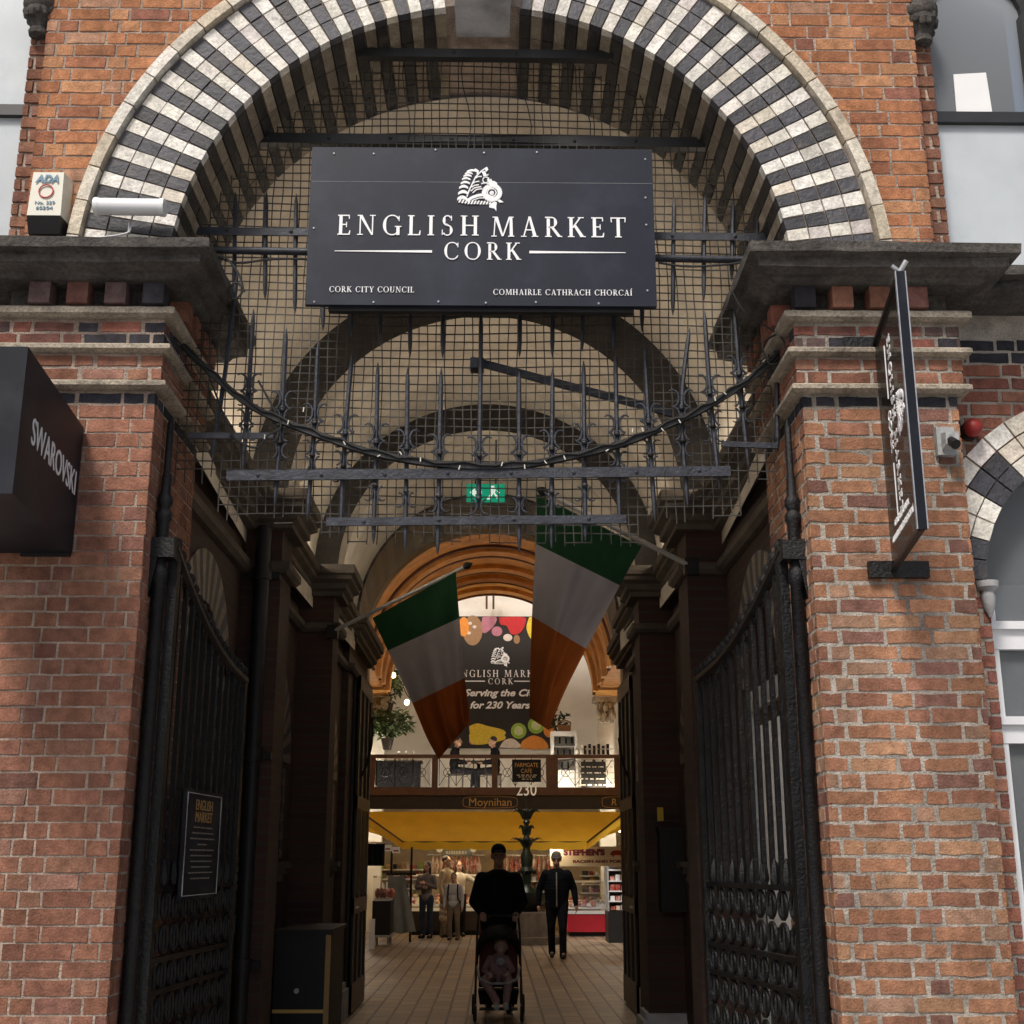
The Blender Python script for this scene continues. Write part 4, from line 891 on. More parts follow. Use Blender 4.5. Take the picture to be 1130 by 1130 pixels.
sans('lettering', 'ADA', fa, .062, M['blue_print'], t, width=.12, shear=.25, bold=.0015, y=.062)
sans('lettering', 'No. 329', fa, .026, M['blue_print'], t, width=.10, y=-.062); sans('lettering', '60204', fa, .026, M['blue_print'], t, width=.085, y=-.092)
mb = MB(); mb.tube([(fa @ Vector((math.cos(a)*.036, .012+math.sin(a)*.036, .001))) for a in [2*math.pi*i/24 for i in range(24)]], .0035, 6, True); mb.build('ring', M['ring_red'], t)
t = thing('strip_light', P(145,243,5.9), 'white tubular strip light standing on the left cornice in front of the arch', 'light fitting')
a, b = P(109,231,5.9), P(181,232,5.9)
mb = MB(); mb.bar(a, b, .06, .035, (0,0,1)); mb.build('housing', M['white_plastic'], t)
mb = MB(); mb.cyl(a+Vector((.01,-.03,.0)), b+Vector((-.01,-.03,0)), .043, n=14); mb.build('diffuser', M['frame_white'], t, smooth=True)
for e in (a, b): mb = MB(); mb.cyl(e+Vector((-.012,-.028,0)), e+Vector((.012,-.028,0)), .047, n=14); mb.build('end_cap', M['white_plastic'], t, smooth=True)
mb = MB(); mb.cyl(P(143,243,5.92), P(142,258,5.92), .008); mb.build('stem', M['steel'], t)
# projecting box sign on the left pier
t = thing('projecting_sign', Vector((-1.95,5.45,3.05)), 'black projecting box sign lettered SWAROVSKI on the left pier', 'sign')
zt, zb = CAMZ+2.06, CAMZ+1.424
mb = MB(); mb.hexa([(-2.33,4.95,zb),(-1.865,4.95,zb),(-1.955,5.985,zb),(-2.42,5.985,zb),(-2.33,4.95,zt),(-1.865,4.95,zt),(-1.955,5.985,zt),(-2.42,5.985,zt)]); bx_ = mb.build('box', M['sign_black'], t)
fs = frame((-1.910+.0012,5.4675,(zt+zb)/2), (-.09,1.035,0), (0,0,1)); sans('lettering', 'SWAROVSKI', fs, .17, M['letter'], t, width=.80, y=-.045, x=.06)
mb = MB(); mb.box(-2.2,-1.965,5.975,6.0,zb-.015,zt+.015); mb.build('wall_plate', M['dark_plastic'], t)
# blade sign on the right pier
t = thing('blade_sign', Vector((1.95,5.6,2.99)), 'tall smoked-glass blade sign with white ENGLISH MARKET lettering on the right pier', 'sign')
zt, zb = 4.135, 2.992; A, B = Vector((1.875,5.17,0)), Vector((1.995,5.95,0)); dv = (B-A).normalized(); nv = Vector((-dv.y, dv.x, 0))
if nv.x > 0: nv = -nv
mb = MB(); q = nv*.006
mb.hexa([A-q+Vector((0,0,zb)),B-q+Vector((0,0,zb)),B+q+Vector((0,0,zb)),A+q+Vector((0,0,zb)),A-q+Vector((0,0,zt)),B-q+Vector((0,0,zt)),B+q+Vector((0,0,zt)),A+q+Vector((0,0,zt))]); pnl = mb.build('panel', M['smoked'], t)
mb = MB(); A2 = A-dv*.012; mb.bar(A2+Vector((0,0,zb-.02)), A2+Vector((0,0,zt+.02)), .044, .02, (0,1,0)); eo = mb.build('edge_frame', M['sign_black'], t)
for e in (-1, 1): mb = MB(); p = A2+Vector((e*.022,-.006,0)); mb.bar(p+Vector((0,0,zb-.02)), p+Vector((0,0,zt+.02)), .005, .012, (0,1,0)); mb.build('edge_strip', M['steel'], eo)
for z in (zb-.012, zt+.012): mb = MB(); mb.bar(A+Vector((0,0,z)), B+Vector((0,0,z))+dv*.03, .028, .02); mb.build('arm', M['iron_black'], t)
mb = MB(); mb.box(1.88,2.17,5.955,5.995,zb-.05,zb+.03); mb.build('wall_plate', M['iron_black'], t)
mb = MB(); mb.box(1.84,2.0,5.955,5.995,zt-.03,zt+.05); mb.build('wall_plate', M['iron_black'], t)
mb = MB(); mb.cyl(A+Vector((0,0,zt+.02)), A+Vector((.03,-.02,zt+.07)), .012); mb.cyl(A+Vector((0,0,zt+.03)), A+Vector((-.03,.0,zt+.055)), .01); mb.build('hook', M['steel'], t)
cpt = (A+B)/2+nv*.0068; right = -dv if nv.cross(Vector((0,0,1))).dot(dv) > 0 else dv
# lettering reads downwards on the face seen from the street: its top points to the outer edge
rr = Vector((0,0,-1)); uu = -dv
fb = frame(cpt+Vector((0,0,(zt+zb)/2+.02)), rr, uu)
if (fb.to_3x3() @ Vector((0,0,1))).dot(nv) < 0: fb = frame(cpt+Vector((0,0,(zt+zb)/2+.02)), rr, -uu)
mb = MB(); serif(mb, 'ENGLISH MARKET', fb, .070, .86, 'c', y=-.02); serif(mb, 'CORK', fb, .058, .20, 'c', y=-.13); mb.build('lettering', M['letter'], t)
mb = MB()
for (a, b) in ((-.43,-.16),(.16,.43)): mb.prism([(a,-.11),(b,-.11),(b,-.10),(a,-.10)], fb, -.001, .003)
mb.build('rule', M['letter'], t)
mb = MB(); emblem(mb, fb @ Matrix.Translation((0,.185,0)), .20); mb.build('emblem', M['letter'], t)
fh = frame(cpt+Vector((0,0,zb+.12)), dv if dv.cross(Vector((0,0,1))).dot(nv) > 0 else -dv, (0,0,1))
mb = MB(); serif(mb, 'CORK CITY COUNCIL', fh, .028, .40, 'c', y=.03); serif(mb, 'COMHAIRLE CATHRACH CHORCAÍ', fh, .028, .58, 'c', y=-.03); mb.build('lettering', M['letter'], t)
# red dome and junction box
c = P(1073,473,6.19); t = thing('alarm_dome', c, 'small red dome lamp on the brick wall beside the right pier', 'lamp')
mb = MB(); mb.ell(c+Vector((0,-.01,0)), .048, .05, .048, 16, 10); mb.build('dome', M['red'], t, smooth=True)
mb = MB(); mb.lathe([(.05,.0),(.05,-.03),(.046,-.035)], (c.x,6.25,c.z), 14, 'y'); mb.build('base', M['dark_plastic'], t)
c = P(1043,488,5.97); t = thing('junction_box', c, 'weathered grey outlet box with black nozzle on the right pier', 'outlet box')
mb = MB(); mb.box(c.x-.045,c.x+.045,5.955,5.997,c.z-.07,c.z+.075); mb.build('back_plate', M['grey_paint'], t)
mb = MB(); mb.hexa([(c.x-.02,5.90,c.z-.03),(c.x+.045,5.90,c.z-.02),(c.x+.045,5.955,c.z-.04),(c.x-.025,5.955,c.z-.05),(c.x-.02,5.90,c.z+.03),(c.x+.045,5.90,c.z+.035),(c.x+.045,5.955,c.z+.045),(c.x-.025,5.955,c.z+.04)]); mb.build('housing', M['grey_paint'], t)
mb = MB(); mb.cyl((c.x+.005,5.91,c.z-.01), (c.x+.015,5.87,c.z-.045), .022, .026, 10); mb.build('nozzle', M['dark_plastic'], t, smooth=True)
for q, (px, py, lab) in enumerate([(1040,905,'white cable stub poking from the right edge of the right pier')]):
    pass

# ------------------------------------------------------------------ folding iron gates
def gate(s, hinge, free, label):
    H, F = Vector((*hinge, 0)), Vector((*free, 0)); W = (F-H).length; d = (F-H)/W
    G = lambda u, z, o=0.: H+d*u+Vector((0,0,z))+Vector((-d.y, d.x, 0))*o
    t = thing('iron_gate', H, label, 'gate', 'folding iron entrance gates')
    post = H+Vector((s*.05,-.02,0))
    mb = MB(); prof = [(.034,.0),(.034,2.95),(.042,2.96),(.042,3.02),(.032,3.04),(.032,3.26),(.042,3.28),(.042,3.31),(.028,3.33),(.039,3.36),(.039,3.39),(.026,3.41),(.024,3.5),(.019,3.52),(.017,3.78),(.004,3.82)]
    mb.lathe(prof, post, 14); mb.build('gate_post', M['iron_black'], t, smooth=True)
    mb = MB(); mb.hexa([post+Vector(q) for q in ((-.075,-.06,3.07),(.075,-.06,3.07),(.075,.06,3.07),(-.075,.06,3.07),(-.075,-.06,3.17),(.075,-.06,3.17),(.075,.06,3.17),(-.075,.06,3.17))])
    xw = s*PX0; pw = post.x
    mb.hexa([(pw,post.y-.055,2.98+.1*(1)),(xw,post.y-.055,2.86),(xw,post.y+.0,2.86),(pw,post.y+.0,3.08),(pw,post.y-.055,3.17),(xw,post.y-.055,3.17),(xw,post.y,3.17),(pw,post.y,3.17)]); mb.build('hinge_bracket', M['iron_black'], t)
    ztop_ = lambda u: 3.14-.47*(u/W)-.10*math.sin(math.pi*u/W)
    for u in (.045, W-.03): mb = MB(); mb.bar(G(u,.06), G(u,ztop_(u)+.02), .05, .05, d); mb.build('stile', M['iron_black'], t)
    n = 11
    for i in range(n):
        u = .14+(W-.26)*i/(n-1); mb = MB(); mb.bar(G(u,1.50), G(u,ztop_(u)-.01), .024, .024, d); mb.build('bar', M['iron_black'], t)
    mb = MB(); mb.tube([G(W*i/20, ztop_(W*i/20)) for i in range(21)], .032, 8)
    for i in range(18):
        u = W*(i+.5)/18; c = G(u, ztop_(u)+.05*(-1 if i % 2 else 1)*.6)
        mb.tube([c+Vector((0,0,(.055-.05*k/13)*math.sin(a)))+d*((.055-.05*k/13)*math.cos(a)) for k, a in enumerate([2*math.pi*k*1.5/13 for k in range(14)])], .013, 5)
        mb.ell(G(u+.02, ztop_(u)+.05), .03, .02, .035, 6, 4)
    mb.build('swept_rail', M['iron_black'], t, smooth=True)
    for z in (1.50, 1.175, 1.03, .70, .37, .12): mb = MB(); mb.bar(G(.03,z), G(W-.02,z), .03, .026); mb.build('rail', M['iron_black'], t)
    for zc in (1.42, 1.265, 1.10, .945, .79, .61, .46, .27):
        mb = MB(); k = 9
        for i in range(k):
            u = .12+(W-.22)*i/(k-1); hh = .066
            mb.tube([G(u+math.cos(a)*.052, zc+math.sin(a)*hh) for a in [2*math.pi*q/14 for q in range(14)]], .011, 6, True)
            mb.tube([G(u,zc-hh), G(u,zc-hh*.3), G(u,zc+hh*.5), G(u,zc+hh)], [.006,.011,.008,.004], 6)
        mb.build('ring_row', M['iron_black'], t, smooth=True)
    for i in range(8):       # tulip finials between bars and rings
        u = .12+(W-.22)*(i+.5)/8; mb = MB(); mb.tube([G(u,1.50),G(u,1.54),G(u,1.60),G(u,1.64)], [.012,.028,.02,.003], 6); mb.build('finial', M['iron_black'], t, smooth=True)
    return G, W
Gl, Wl = gate(-1, (-1.53,6.2), (-1.43,7.68), 'left black iron gate leaf folded inward, carrying the notice board')
Gr, Wr = gate(1, (1.53,6.2), (1.30,7.65), 'right black iron gate leaf folded inward, no board on it')
# notice board hung on the left gate
cN = Gl(.62, 1.75, 0)
t = thing('notice_board', cN, 'black notice board with thin grey frame hung on the left gate', 'notice board')
dl = (Gl(1,0)-Gl(0,0)).normalized(); nl = Vector((dl.y, -dl.x, 0))
if nl.x < 0: nl = -nl
dl_r = dl
u0_, u1_, z0_, z1_ = .33, .98, 1.44, 1.98
base = Gl(0,0)+nl*.05
fN = frame(base+dl*(u0_+u1_)/2+Vector((0,0,(z0_+z1_)/2)), dl, (0,0,1)); hw, hh = (u1_-u0_)/2, (z1_-z0_)/2
mb = MB(); mb.prism([(-hw,-hh),(hw,-hh),(hw,hh),(-hw,hh)], fN, -.012, .0); mb.build('panel', M['sign_black'], t)
mb = MB(); q = [(-hw+.02,-hh+.02),(hw-.02,-hh+.02),(hw-.02,hh-.02),(-hw+.02,hh-.02)]; mb.tube([fN @ Vector((a,b,.003)) for a,b in q], .0035, 4, True); mb.build('border', M['grey_paint'], t)
sans('lettering', 'ENGLISH', fN, .075, M['gold_dim'], t, width=.30, y=.17); sans('lettering', 'MARKET', fN, .075, M['gold_dim'], t, width=.30, y=.11)
mb = MB()
for i in range(10):
    yy = .08-i*.028; ww = random.uniform(.16,.22) if i not in (3,) else .08
    xq = -ww
    while xq < ww: L = random.uniform(.02,.07); mb.prism([(xq,yy),(min(xq+L,ww),yy),(min(xq+L,ww),yy+.006),(xq,yy+.006)], fN, -.0005, .0012); xq += L+.012
mb.build('small_print', M['grey_dim'], t)

# ------------------------------------------------------------------ flags
def flag(label, base, tip, top, left, right, d0, d1, splits, fold):
    """flag hung from a slanting pole; left/right are its edge polylines downward (pixels)"""
    pb, pt = P(*base, d0), P(*tip, d1)
    t = thing('flag', pb, label, 'flag', 'tricolour flags in the passage')
    mb = MB(); mb.tube([pb, pb.lerp(pt,.5), pt], .018, 8); po = mb.build('pole', M['pole'], t, smooth=True)
    mb = MB(); v = (pt-pb).normalized(); mb.tube([pt, pt+v*.03, pt+v*.05, pt+v*.09], [.02,.035,.03,.004], 8); mb.build('finial', M['iron_black'], po, smooth=True)
    mb = MB(); mb.box(pb.x-.05,pb.x+.05,pb.y-.03,pb.y+.05,pb.z-.06,pb.z+.06); mb.build('bracket', M['iron_black'], po)
    L, Rr = spline(left, 6), spline(right, 6)
    def along(pl, v):
        n = len(pl)-1; x = v*n; i = min(int(x), n-1); f = x-i; return (pl[i][0]+(pl[i+1][0]-pl[i][0])*f, pl[i][1]+(pl[i+1][1]-pl[i][1])*f)
    def fn(u, v):
        a, b = along(L, v), along(Rr, v); px = a[0]+(b[0]-a[0])*u; py = a[1]+(b[1]-a[1])*u
        dd = d0+(d1-d0)*u; off = fold(u, v); return P(px, py, dd+off)
    cuts = [0]+splits+[1]
    for (nm, m, c0, c1) in (('green_band','green_flag',cuts[0],cuts[1]),('white_band','white_flag',cuts[1],cuts[2]),('orange_band','orange_flag',cuts[2],cuts[3])):
        mb = MB(); mb.grid(lambda u, v: fn(u, c0+(c1-c0)*v), 40, 24); o = mb.build(nm, M[m], t, smooth=True, fix=False)
flag('tricolour flag on the left pole, its lower end hanging over the balcony', (367,697), (512,626), None,
     [(411,682),(428,718),(455,776),(470,812),(484,838)], [(503,631),(507,682),(513,748),(517,780),(519,797)], 11.6, 11.0, [.25,.5],
     lambda u, v: .09*v*math.sin(u*8.5+v*1.8)+.045*math.sin(u*21+v*3)*v**.7+.03*math.sin(u*5-v*14)*v+.9*v*max(0, u-.80+.30*v)+.02*math.sin(v*9+u*4)*v)
flag('larger tricolour flag on the right pole, covering part of the banner', (763,625), (604,545), None,
     [(592,545),(591,600),(587,680),(585,740),(584,792)], [(708,603),(684,646),(647,716),(622,766),(606,806)], 8.75, 8.35, [.25,.5],
     lambda u, v: 1.0*v*max(0, (.16+.6*v)-u)+.07*v*math.sin(u*9+1+v)+.04*math.sin(u*22+v*4)*v**.7+.03*math.sin(u*6+v*13)*v)
# ------------------------------------------------------------------ passage fittings
t = thing('exit_sign', P(536,555,12.05), 'green lit emergency exit sign hanging in the vault', 'exit sign')
a, b = P(515,534,11.95), P(557,553,11.95)
mb = MB(); mb.box(a.x,b.x,11.95,12.0,b.z,a.z); mb.build('panel', M['exit_green'], t)
fe = frame(((a.x+b.x)/2, 11.948, (a.z+b.z)/2), (1,0,0), (0,0,1)); hw, hh = (b.x-a.x)/2, (a.z-b.z)/2
mb = MB(); sq = lambda x0,x1,y0,y1: mb.prism([(x0,y0),(x1,y0),(x1,y1),(x0,y1)], fe, -.001, .003)
mb.prism([(-hw*.85,0),(-hw*.55,hh*.5),(-hw*.55,hh*.18),(-hw*.2,hh*.18),(-hw*.2,-hh*.18),(-hw*.55,-hh*.18),(-hw*.55,-hh*.5)], fe, -.001, .003)
mb.prism([(hw*.28,hh*.50),(hw*.46,hh*.50),(hw*.46,hh*.78),(hw*.28,hh*.78)], fe, -.001, .0032)
mb.prism([(hw*.20,hh*.42),(hw*.52,hh*.36),(hw*.48,-hh*.1),(hw*.28,-hh*.1)], fe, -.001, .0034)
mb.prism([(hw*.28,-hh*.05),(hw*.42,-hh*.05),(hw*.22,-hh*.8),(hw*.06,-hh*.8)], fe, -.001, .0036); mb.prism([(hw*.40,-hh*.05),(hw*.50,-hh*.1),(hw*.66,-hh*.5),(hw*.58,-hh*.75)], fe, -.001, .0038)
mb.prism([(hw*.50,hh*.36),(hw*.55,hh*.25),(hw*.75,hh*.0),(hw*.70,-hh*.1)], fe, -.001, .004); mb.build('pictogram', M['exit_white'], t)
mb = MB(); mb.cyl(((a.x+b.x)/2-.1,11.98,a.z),((a.x+b.x)/2-.1,11.98,5.75),.008); mb.cyl(((a.x+b.x)/2+.1,11.98,a.z),((a.x+b.x)/2+.1,11.98,5.75),.008); mb.build('hanger', M['iron_black'], t)
# timber doors folded back at the inner end of the passage
for s, A, B, lab in ((-1, Vector((-1.475,14.85,0)), Vector((-1.50,16.25,0)), 'left dark panelled timber door folded back at the inner end of the passage'), (1, Vector((1.80,14.85,0)), Vector((1.58,16.25,0)), 'right dark panelled timber door folded back at the inner end of the passage')):
    A = Vector((-1.515 if s < 0 else 1.685,14.75,0)); B = Vector((-1.515 if s < 0 else 1.685,16.2,0))
    t = thing('timber_door', A, lab, 'door'); d = (B-A).normalized(); n_ = Vector((-s,0,0)); H = 3.7; W = (B-A).length
    D = lambda u, z, o: A+d*u+Vector((0,0,z))+n_*o
    mb = MB(); mb.hexa([D(0,.02,-.03),D(W,.02,-.03),D(W,.02,.02),D(0,.02,.02),D(0,H,-.03),D(W,H,-.03),D(W,H,.02),D(0,H,.02)]); mb.build('leaf', M['wood_dark'], t)
    for (z0, z1) in ((.02,.32),(1.05,1.22),(2.2,2.34),(H-.16,H)): mb = MB(); mb.hexa([D(0,z0,.0),D(W,z0,.0),D(W,z0,.05),D(0,z0,.05),D(0,z1,.0),D(W,z1,.0),D(W,z1,.05),D(0,z1,.05)]); mb.build('door_rail', M['wood_dark'], t)
    for u in (0, .46, .94, W-.1): mb = MB(); mb.hexa([D(u,.02,.0),D(u+.1,.02,.0),D(u+.1,.02,.046),D(u,.02,.046),D(u,H,.0),D(u+.1,H,.0),D(u+.1,H,.046),D(u,H,.046)]); mb.build('door_stile', M['wood_dark'], t)
    mb = MB()
    for k in range(14): u = .05+k*(W-.1)/13; mb.bar(D(u,1.25,.04), D(u,2.2,.04), .018, .03, d)
    mb.build('fluting', M['wood_dark'], t)
    mb = MB(); mb.cyl(D(.08,1.12,.06), D(.30,1.12,.06), .014); mb.build('handle', M['steel'], t)
for s, pts, lab in ((-1, [(411,792),(410,820),(402,850),(390,868)], 'dark chain drooping on the left inner door'), (1, [(683,815),(688,845),(700,868),(712,872)], 'dark chain drooping on the right inner door')):
    mb = MB(); q = [P(a, b, 14.5+.05*i) for i, (a, b) in enumerate(spline(pts, 6))]; mb.tube(q, .016, 6); setp(mb.build('chain', M['iron'], None, smooth=True), lab, 'chain')
# cabinet with reflective strip, strip signs, intercoms, letter box
CD = 10.45; a, b = P(306,1030,CD), P(364,1030,CD)
t = thing('cabinet', ((a.x+b.x)/2,CD,0), 'black waist-high cabinet with yellow stripe against the left passage wall', 'cabinet')
mb = MB(); mb.box(-1.62,b.x,CD,CD+.98,.0,1.08); mb.build('body', M['dark_plastic'], t); mb = MB(); mb.box(-1.62,b.x+.02,CD-.02,CD+1.0,1.08,1.11); mb.build('lid', M['dark_plastic'], t)
mb = MB(); mb.box(-1.62,b.x-.03,CD-.006,CD-.001,.50,.525); mb.build('stripe', M['gold'], t)
mb = MB(); mb.box(b.x-.028,b.x+.012,CD-.01,CD-.001,.0,1.07); mb.build('corner_post', M['gold_dim'], t)
mb = MB(); mb.lathe([(.02,0),(.02,-.01)], (b.x-.24,CD,.66), 12, 'y'); mb.build('lock', M['steel'], t)
def plate(name, c0, c1, d, m, lab, cat, depth=.02):
    a, b = P(*c0, d), P(*c1, d); q = MB(); q.box(a.x, b.x, d-depth, d, b.z, a.z); return setp(q.build(name, M[m]), lab, cat)
plate('strip_sign', (295,893), (301,936), 11.69, 'yellow_sign', 'narrow yellow strip sign on the left passage pilaster', 'sign')
plate('strip_sign', (293,946), (299,992), 11.69, 'grey_paint', 'narrow pale strip sign under the yellow strip on the left pilaster', 'sign')
plate('strip_sign', (725,891), (732,906), 11.69, 'yellow_sign', 'short yellow strip sign on the right passage pilaster', 'sign')
t = thing('intercom', P(264,990,9.19), 'grey two-piece intercom box on the left pilaster', 'intercom')
for (y0, y1) in ((946,962),(966,982),(1010,1030)):
    a, b = P(260,y0,9.19), P(268,y1,9.19); mb = MB(); mb.box(a.x,b.x,9.14,9.195,b.z,a.z); mb.build('box', M['grey_paint'], t)
    mb = MB(); mb.lathe([(.012,0),(.012,-.006)], ((a.x+b.x)/2,9.14,(a.z+b.z)/2), 8, 'y'); mb.build('button', M['dark_plastic'], t)
a, b = P(726,917,11.6), P(755,1006,11.6)
t = thing('letter_box', (1.6,11.5,b.z), 'black wall box on the right passage pilaster', 'box'); mb = MB(); mb.box(a.x,b.x,11.48,11.7,b.z,a.z); mb.build('body', M['dark_plastic'], t); mb = MB(); mb.box(a.x-.01,b.x+.01,11.46,11.7,a.z,a.z+.03); mb.build('lid', M['dark_plastic'], t)
# white framed doorway behind the right gate
t = thing('side_door', (1.7,8.0,0), 'pale framed side door behind the right iron gate', 'door')
for (y0, y1) in ((7.25,7.38),(8.25,8.38)): mb = MB(); mb.box(1.73,1.80,y0,y1,0,2.55); mb.build('jamb', M['grey_paint'], t)
mb = MB(); mb.box(1.73,1.80,7.25,8.38,2.55,2.68); mb.build('lintel', M['grey_paint'], t)
mb = MB(); mb.box(1.765,1.80,7.38,8.25,0,2.55); lf = mb.build('leaf', M['wood_dark'], t); mb = MB(); mb.box(1.755,1.767,7.50,8.15,1.25,2.45); mb.build('pane', M['paper'], lf)

# ------------------------------------------------------------------ market hall
hall = thing('market_hall', (0,16.3,0), 'white-walled market hall under a warm timber barrel roof beyond the passage', 'hall')
HB, GY = 9.6, 34.0
mb = MB(); mb.box(-4.9,-4.6,16.3,GY+.3,0,HB); mb.box(4.6,4.9,16.3,GY+.3,0,HB); mb.build('side_wall', M['wall_warm'], hall)
mb = MB(); mb.box(-4.6,4.6,GY,GY+.3,0,HB); mb.build('gable_wall', M['wall_white'], hall)
mb = MB()
mb.box(-4.6,-1.62,16.301,16.6,0,HB); mb.box(1.72,4.6,16.301,16.6,0,HB); mb.box(-1.62,1.72,16.301,16.6,VZ+1.72,HB); mb.box(-1.62,-1.55,16.302,16.599,0,VZ)
for i in range(24):
    a0, a1 = math.pi*i/24, math.pi*(i+1)/24
    q = lambda a, y: (math.cos(a)*1.615, y, VZ+math.sin(a)*1.615)
    tp = lambda a, y: (math.cos(a)*1.72 if math.cos(a) > 0 else math.cos(a)*1.62, y, VZ+1.72)
    for y in (16.302, 16.599): mb.poly([q(a0,y), tp(a0,y), tp(a1,y), q(a1,y)])
    mb.poly([q(a0,16.302), q(a1,16.302), q(a1,16.599), q(a0,16.599)])
mb.build('end_wall', M['wall_warm'], hall)
mb = MB()
SKY = [(17.2,24.2,1.9),(31.7,33.9,2.7)]
ys = [16.3]+[v for s_ in SKY for v in s_[:2]]+[GY+.3]
for i in range(len(ys)-1):
    y0, y1 = ys[i], ys[i+1]; o = [s_ for s_ in SKY if s_[0] == y0]
    if o: mb.box(-4.9,-o[0][2],y0,y1,HB,HB+.2); mb.box(o[0][2],4.9,y0,y1,HB,HB+.2)
    else: mb.box(-4.9,4.9,y0,y1,HB,HB+.2)
mb.build('ceiling', M['wall_white'], hall)
TY0, TY1, TR_, TZ = 24.8, 31.5, 2.53, CAMZ+3.91
tv = MB()
tv.grid(lambda u, v: (math.cos(math.pi*v)*TR_, TY0+(TY1-TY0)*u, TZ+math.sin(math.pi*v)*TR_), 4, 48)
for i in range(48):
    a0, a1 = math.pi*i/48, math.pi*(i+1)/48
    for y in (TY0, TY1):
        q = lambda a, r: (math.cos(a)*r, y, TZ+math.sin(a)*r)
        def ob(a):
            c, s_ = math.cos(a), math.sin(a); k = min(4.6/max(abs(c),1e-6), (HB-TZ)/max(s_,1e-6)); return (c*k, y, TZ+s_*k)
        tv.poly([q(a0,TR_), ob(a0), ob(a1), q(a1,TR_)])
for s in (-1, 1): x0, x1 = sorted((s*TR_, s*4.6)); tv.poly([(x0,TY0,TZ),(x1,TY0,TZ),(x1,TY1,TZ),(x0,TY1,TZ)])
to = tv.build('timber_vault', M['wood_arch'], hall, smooth=True, fix=False)
for py, h, m in ((583,.07,'wood_arch'),(604,.05,'wood_line'),(611,.10,'wood_arch'),(615,.05,'wood_line'),(629,.09,'wood_arch'),(632,.05,'wood_line'),(640,.09,'wood_arch'),(643,.05,'wood_line'),(653,.10,'wood_arch'),(657,.06,'wood_line')):
    ang = math.atan((565-py)/FPX)+R(PITCH); y = (TZ-CAMZ+TR_-h)/math.tan(ang); y = min(y, TY1-.1)
    mr = MB(); w_ = .20 if m == 'wood_arch' else .05
    for i in range(40):
        a0, a1 = math.pi*i/40, math.pi*(i+1)/40
        mr.hexa([(math.cos(a)*r, yy, TZ+math.sin(a)*r) for yy in (y-w_, y+w_) for (r, a) in ((TR_-h,a0),(TR_+.02,a0),(TR_+.02,a1),(TR_-h,a1))])
    mr.build('moulding', M[m], to)
for s in (-1, 1):
    mb = MB(); x0, x1 = sorted((s*2.62, s*3.0)); mb.box(x0,x1,TY1,TY1+.4,0,4.95); po = mb.build('column', M['wall_white'], hall)
    mb = MB()
    for q in range(40): mb.ell((s*2.81+random.uniform(-.22,.22), TY1-.02+random.uniform(-.12,.1), 4.95+random.uniform(0,.45)), .06, .06, .09, 6, 4)
    mb.box(min(s*2.5,s*3.1),max(s*2.5,s*3.1),TY1-.1,TY1+.4,5.40,5.52); mb.build('capital', M['stone_pale'], hall, smooth=True)
for (x, y) in ((-1.5,20.5),(1.5,20.5),(-1.5,23.2),(1.5,23.2)):  # added pendants, kept out of view, to brighten the hall
    mb = MB(); mb.lathe([(.03,.30),(.06,.28),(.25,.05),(.26,.0),(.03,.02)], (x,y,8.0), 14); po = mb.build('pendant_fill', M['iron_black'], hall, smooth=True)
    mb = MB(); mb.ell((x,y,7.97), .13, .13, .11, 12, 8); mb.build('globe', M['fill_hall'], po, smooth=True)
    mb = MB(); mb.cyl((x,y,8.3),(x,y,HB),.012,n=6); mb.build('rod', M['iron_black'], po)
for x in (-1.6, 0, 1.6):  # added glowing tubes out of view that wash the gable
    mb = MB(); mb.cyl((x-.6,TY1+.35,8.75),(x+.6,TY1+.35,8.75),.05,n=8); mb.build('gable_fill', M['fill_wall'], hall)
# banner on the gable
BD = 33.9
a, b = P(494,680,BD), P(612,826,BD)
t = thing('banner', ((a.x+b.x)/2,BD,b.z), 'black market banner with fruit and vegetable borders, hung on the white gable', 'banner')
mb = MB(); mb.box(a.x,b.x,BD,BD+.02,b.z,a.z); mb.build('sheet', M['banner_black'], t)
kb = (b.x-a.x)/118.
bx = lambda px: (px-553)*kb
fbn = frame(((a.x+b.x)/2, BD-.001, (a.z+b.z)/2), (1,0,0), (0,0,1)); kz = (a.z-b.z)/146.; by = lambda py: (753-py)*kz
mb = MB(); serif(mb, 'ENGLISH MARKET', fbn, 7.6*kz, 98*kb, 'c', y=by(748), depth=.012); serif(mb, 'CORK', fbn, 6.4*kz, 27*kb, 'c', y=by(756), depth=.012)
mb.build('lettering', M['letter'], t)
mb = MB()
for (x0, x1) in ((504,536),(568,600)): mb.prism([(bx(x0),by(753.2)),(bx(x1),by(753.2)),(bx(x1),by(752.2)),(bx(x0),by(752.2))], fbn, -.001, .012)
mb.build('rule', M['letter'], t)
mb = MB(); emblem(mb, fbn @ Matrix.Translation((0,by(726),0)), 21*kb); mb.build('emblem', M['letter'], t)
sans('slogan', 'Serving the City', fbn, 10.5*kz, M['letter'], t, width=82*kb, shear=.3, bold=.008, y=by(769), extrude=.01)
sans('slogan', 'for 230 Years', fbn, 10.5*kz, M['letter'], t, width=66*kb, shear=.3, bold=.008, y=by(782.5), extrude=.01, x=-bx(554))
def disc(px, py, rx, ry, m, nm, rings=(), tilt=0.):
    mb = MB(); mb.prism([(bx(px)+math.cos(q)*rx*kb*math.cos(tilt)-math.sin(q)*ry*kz*math.sin(tilt), by(py)+math.cos(q)*rx*kb*math.sin(tilt)+math.sin(q)*ry*kz*math.cos(tilt)) for q in [2*math.pi*i/22 for i in range(22)]], fbn, -.001, random.uniform(.004,.012)); return mb.build(nm, M[m], t)
def blob(pts, m, nm, h): mb = MB(); mb.prism([(bx(px), by(py)) for px, py in spline(pts+[pts[0]], 4)[:-1]], fbn, -.001, h); mb.build(nm, M[m], t)
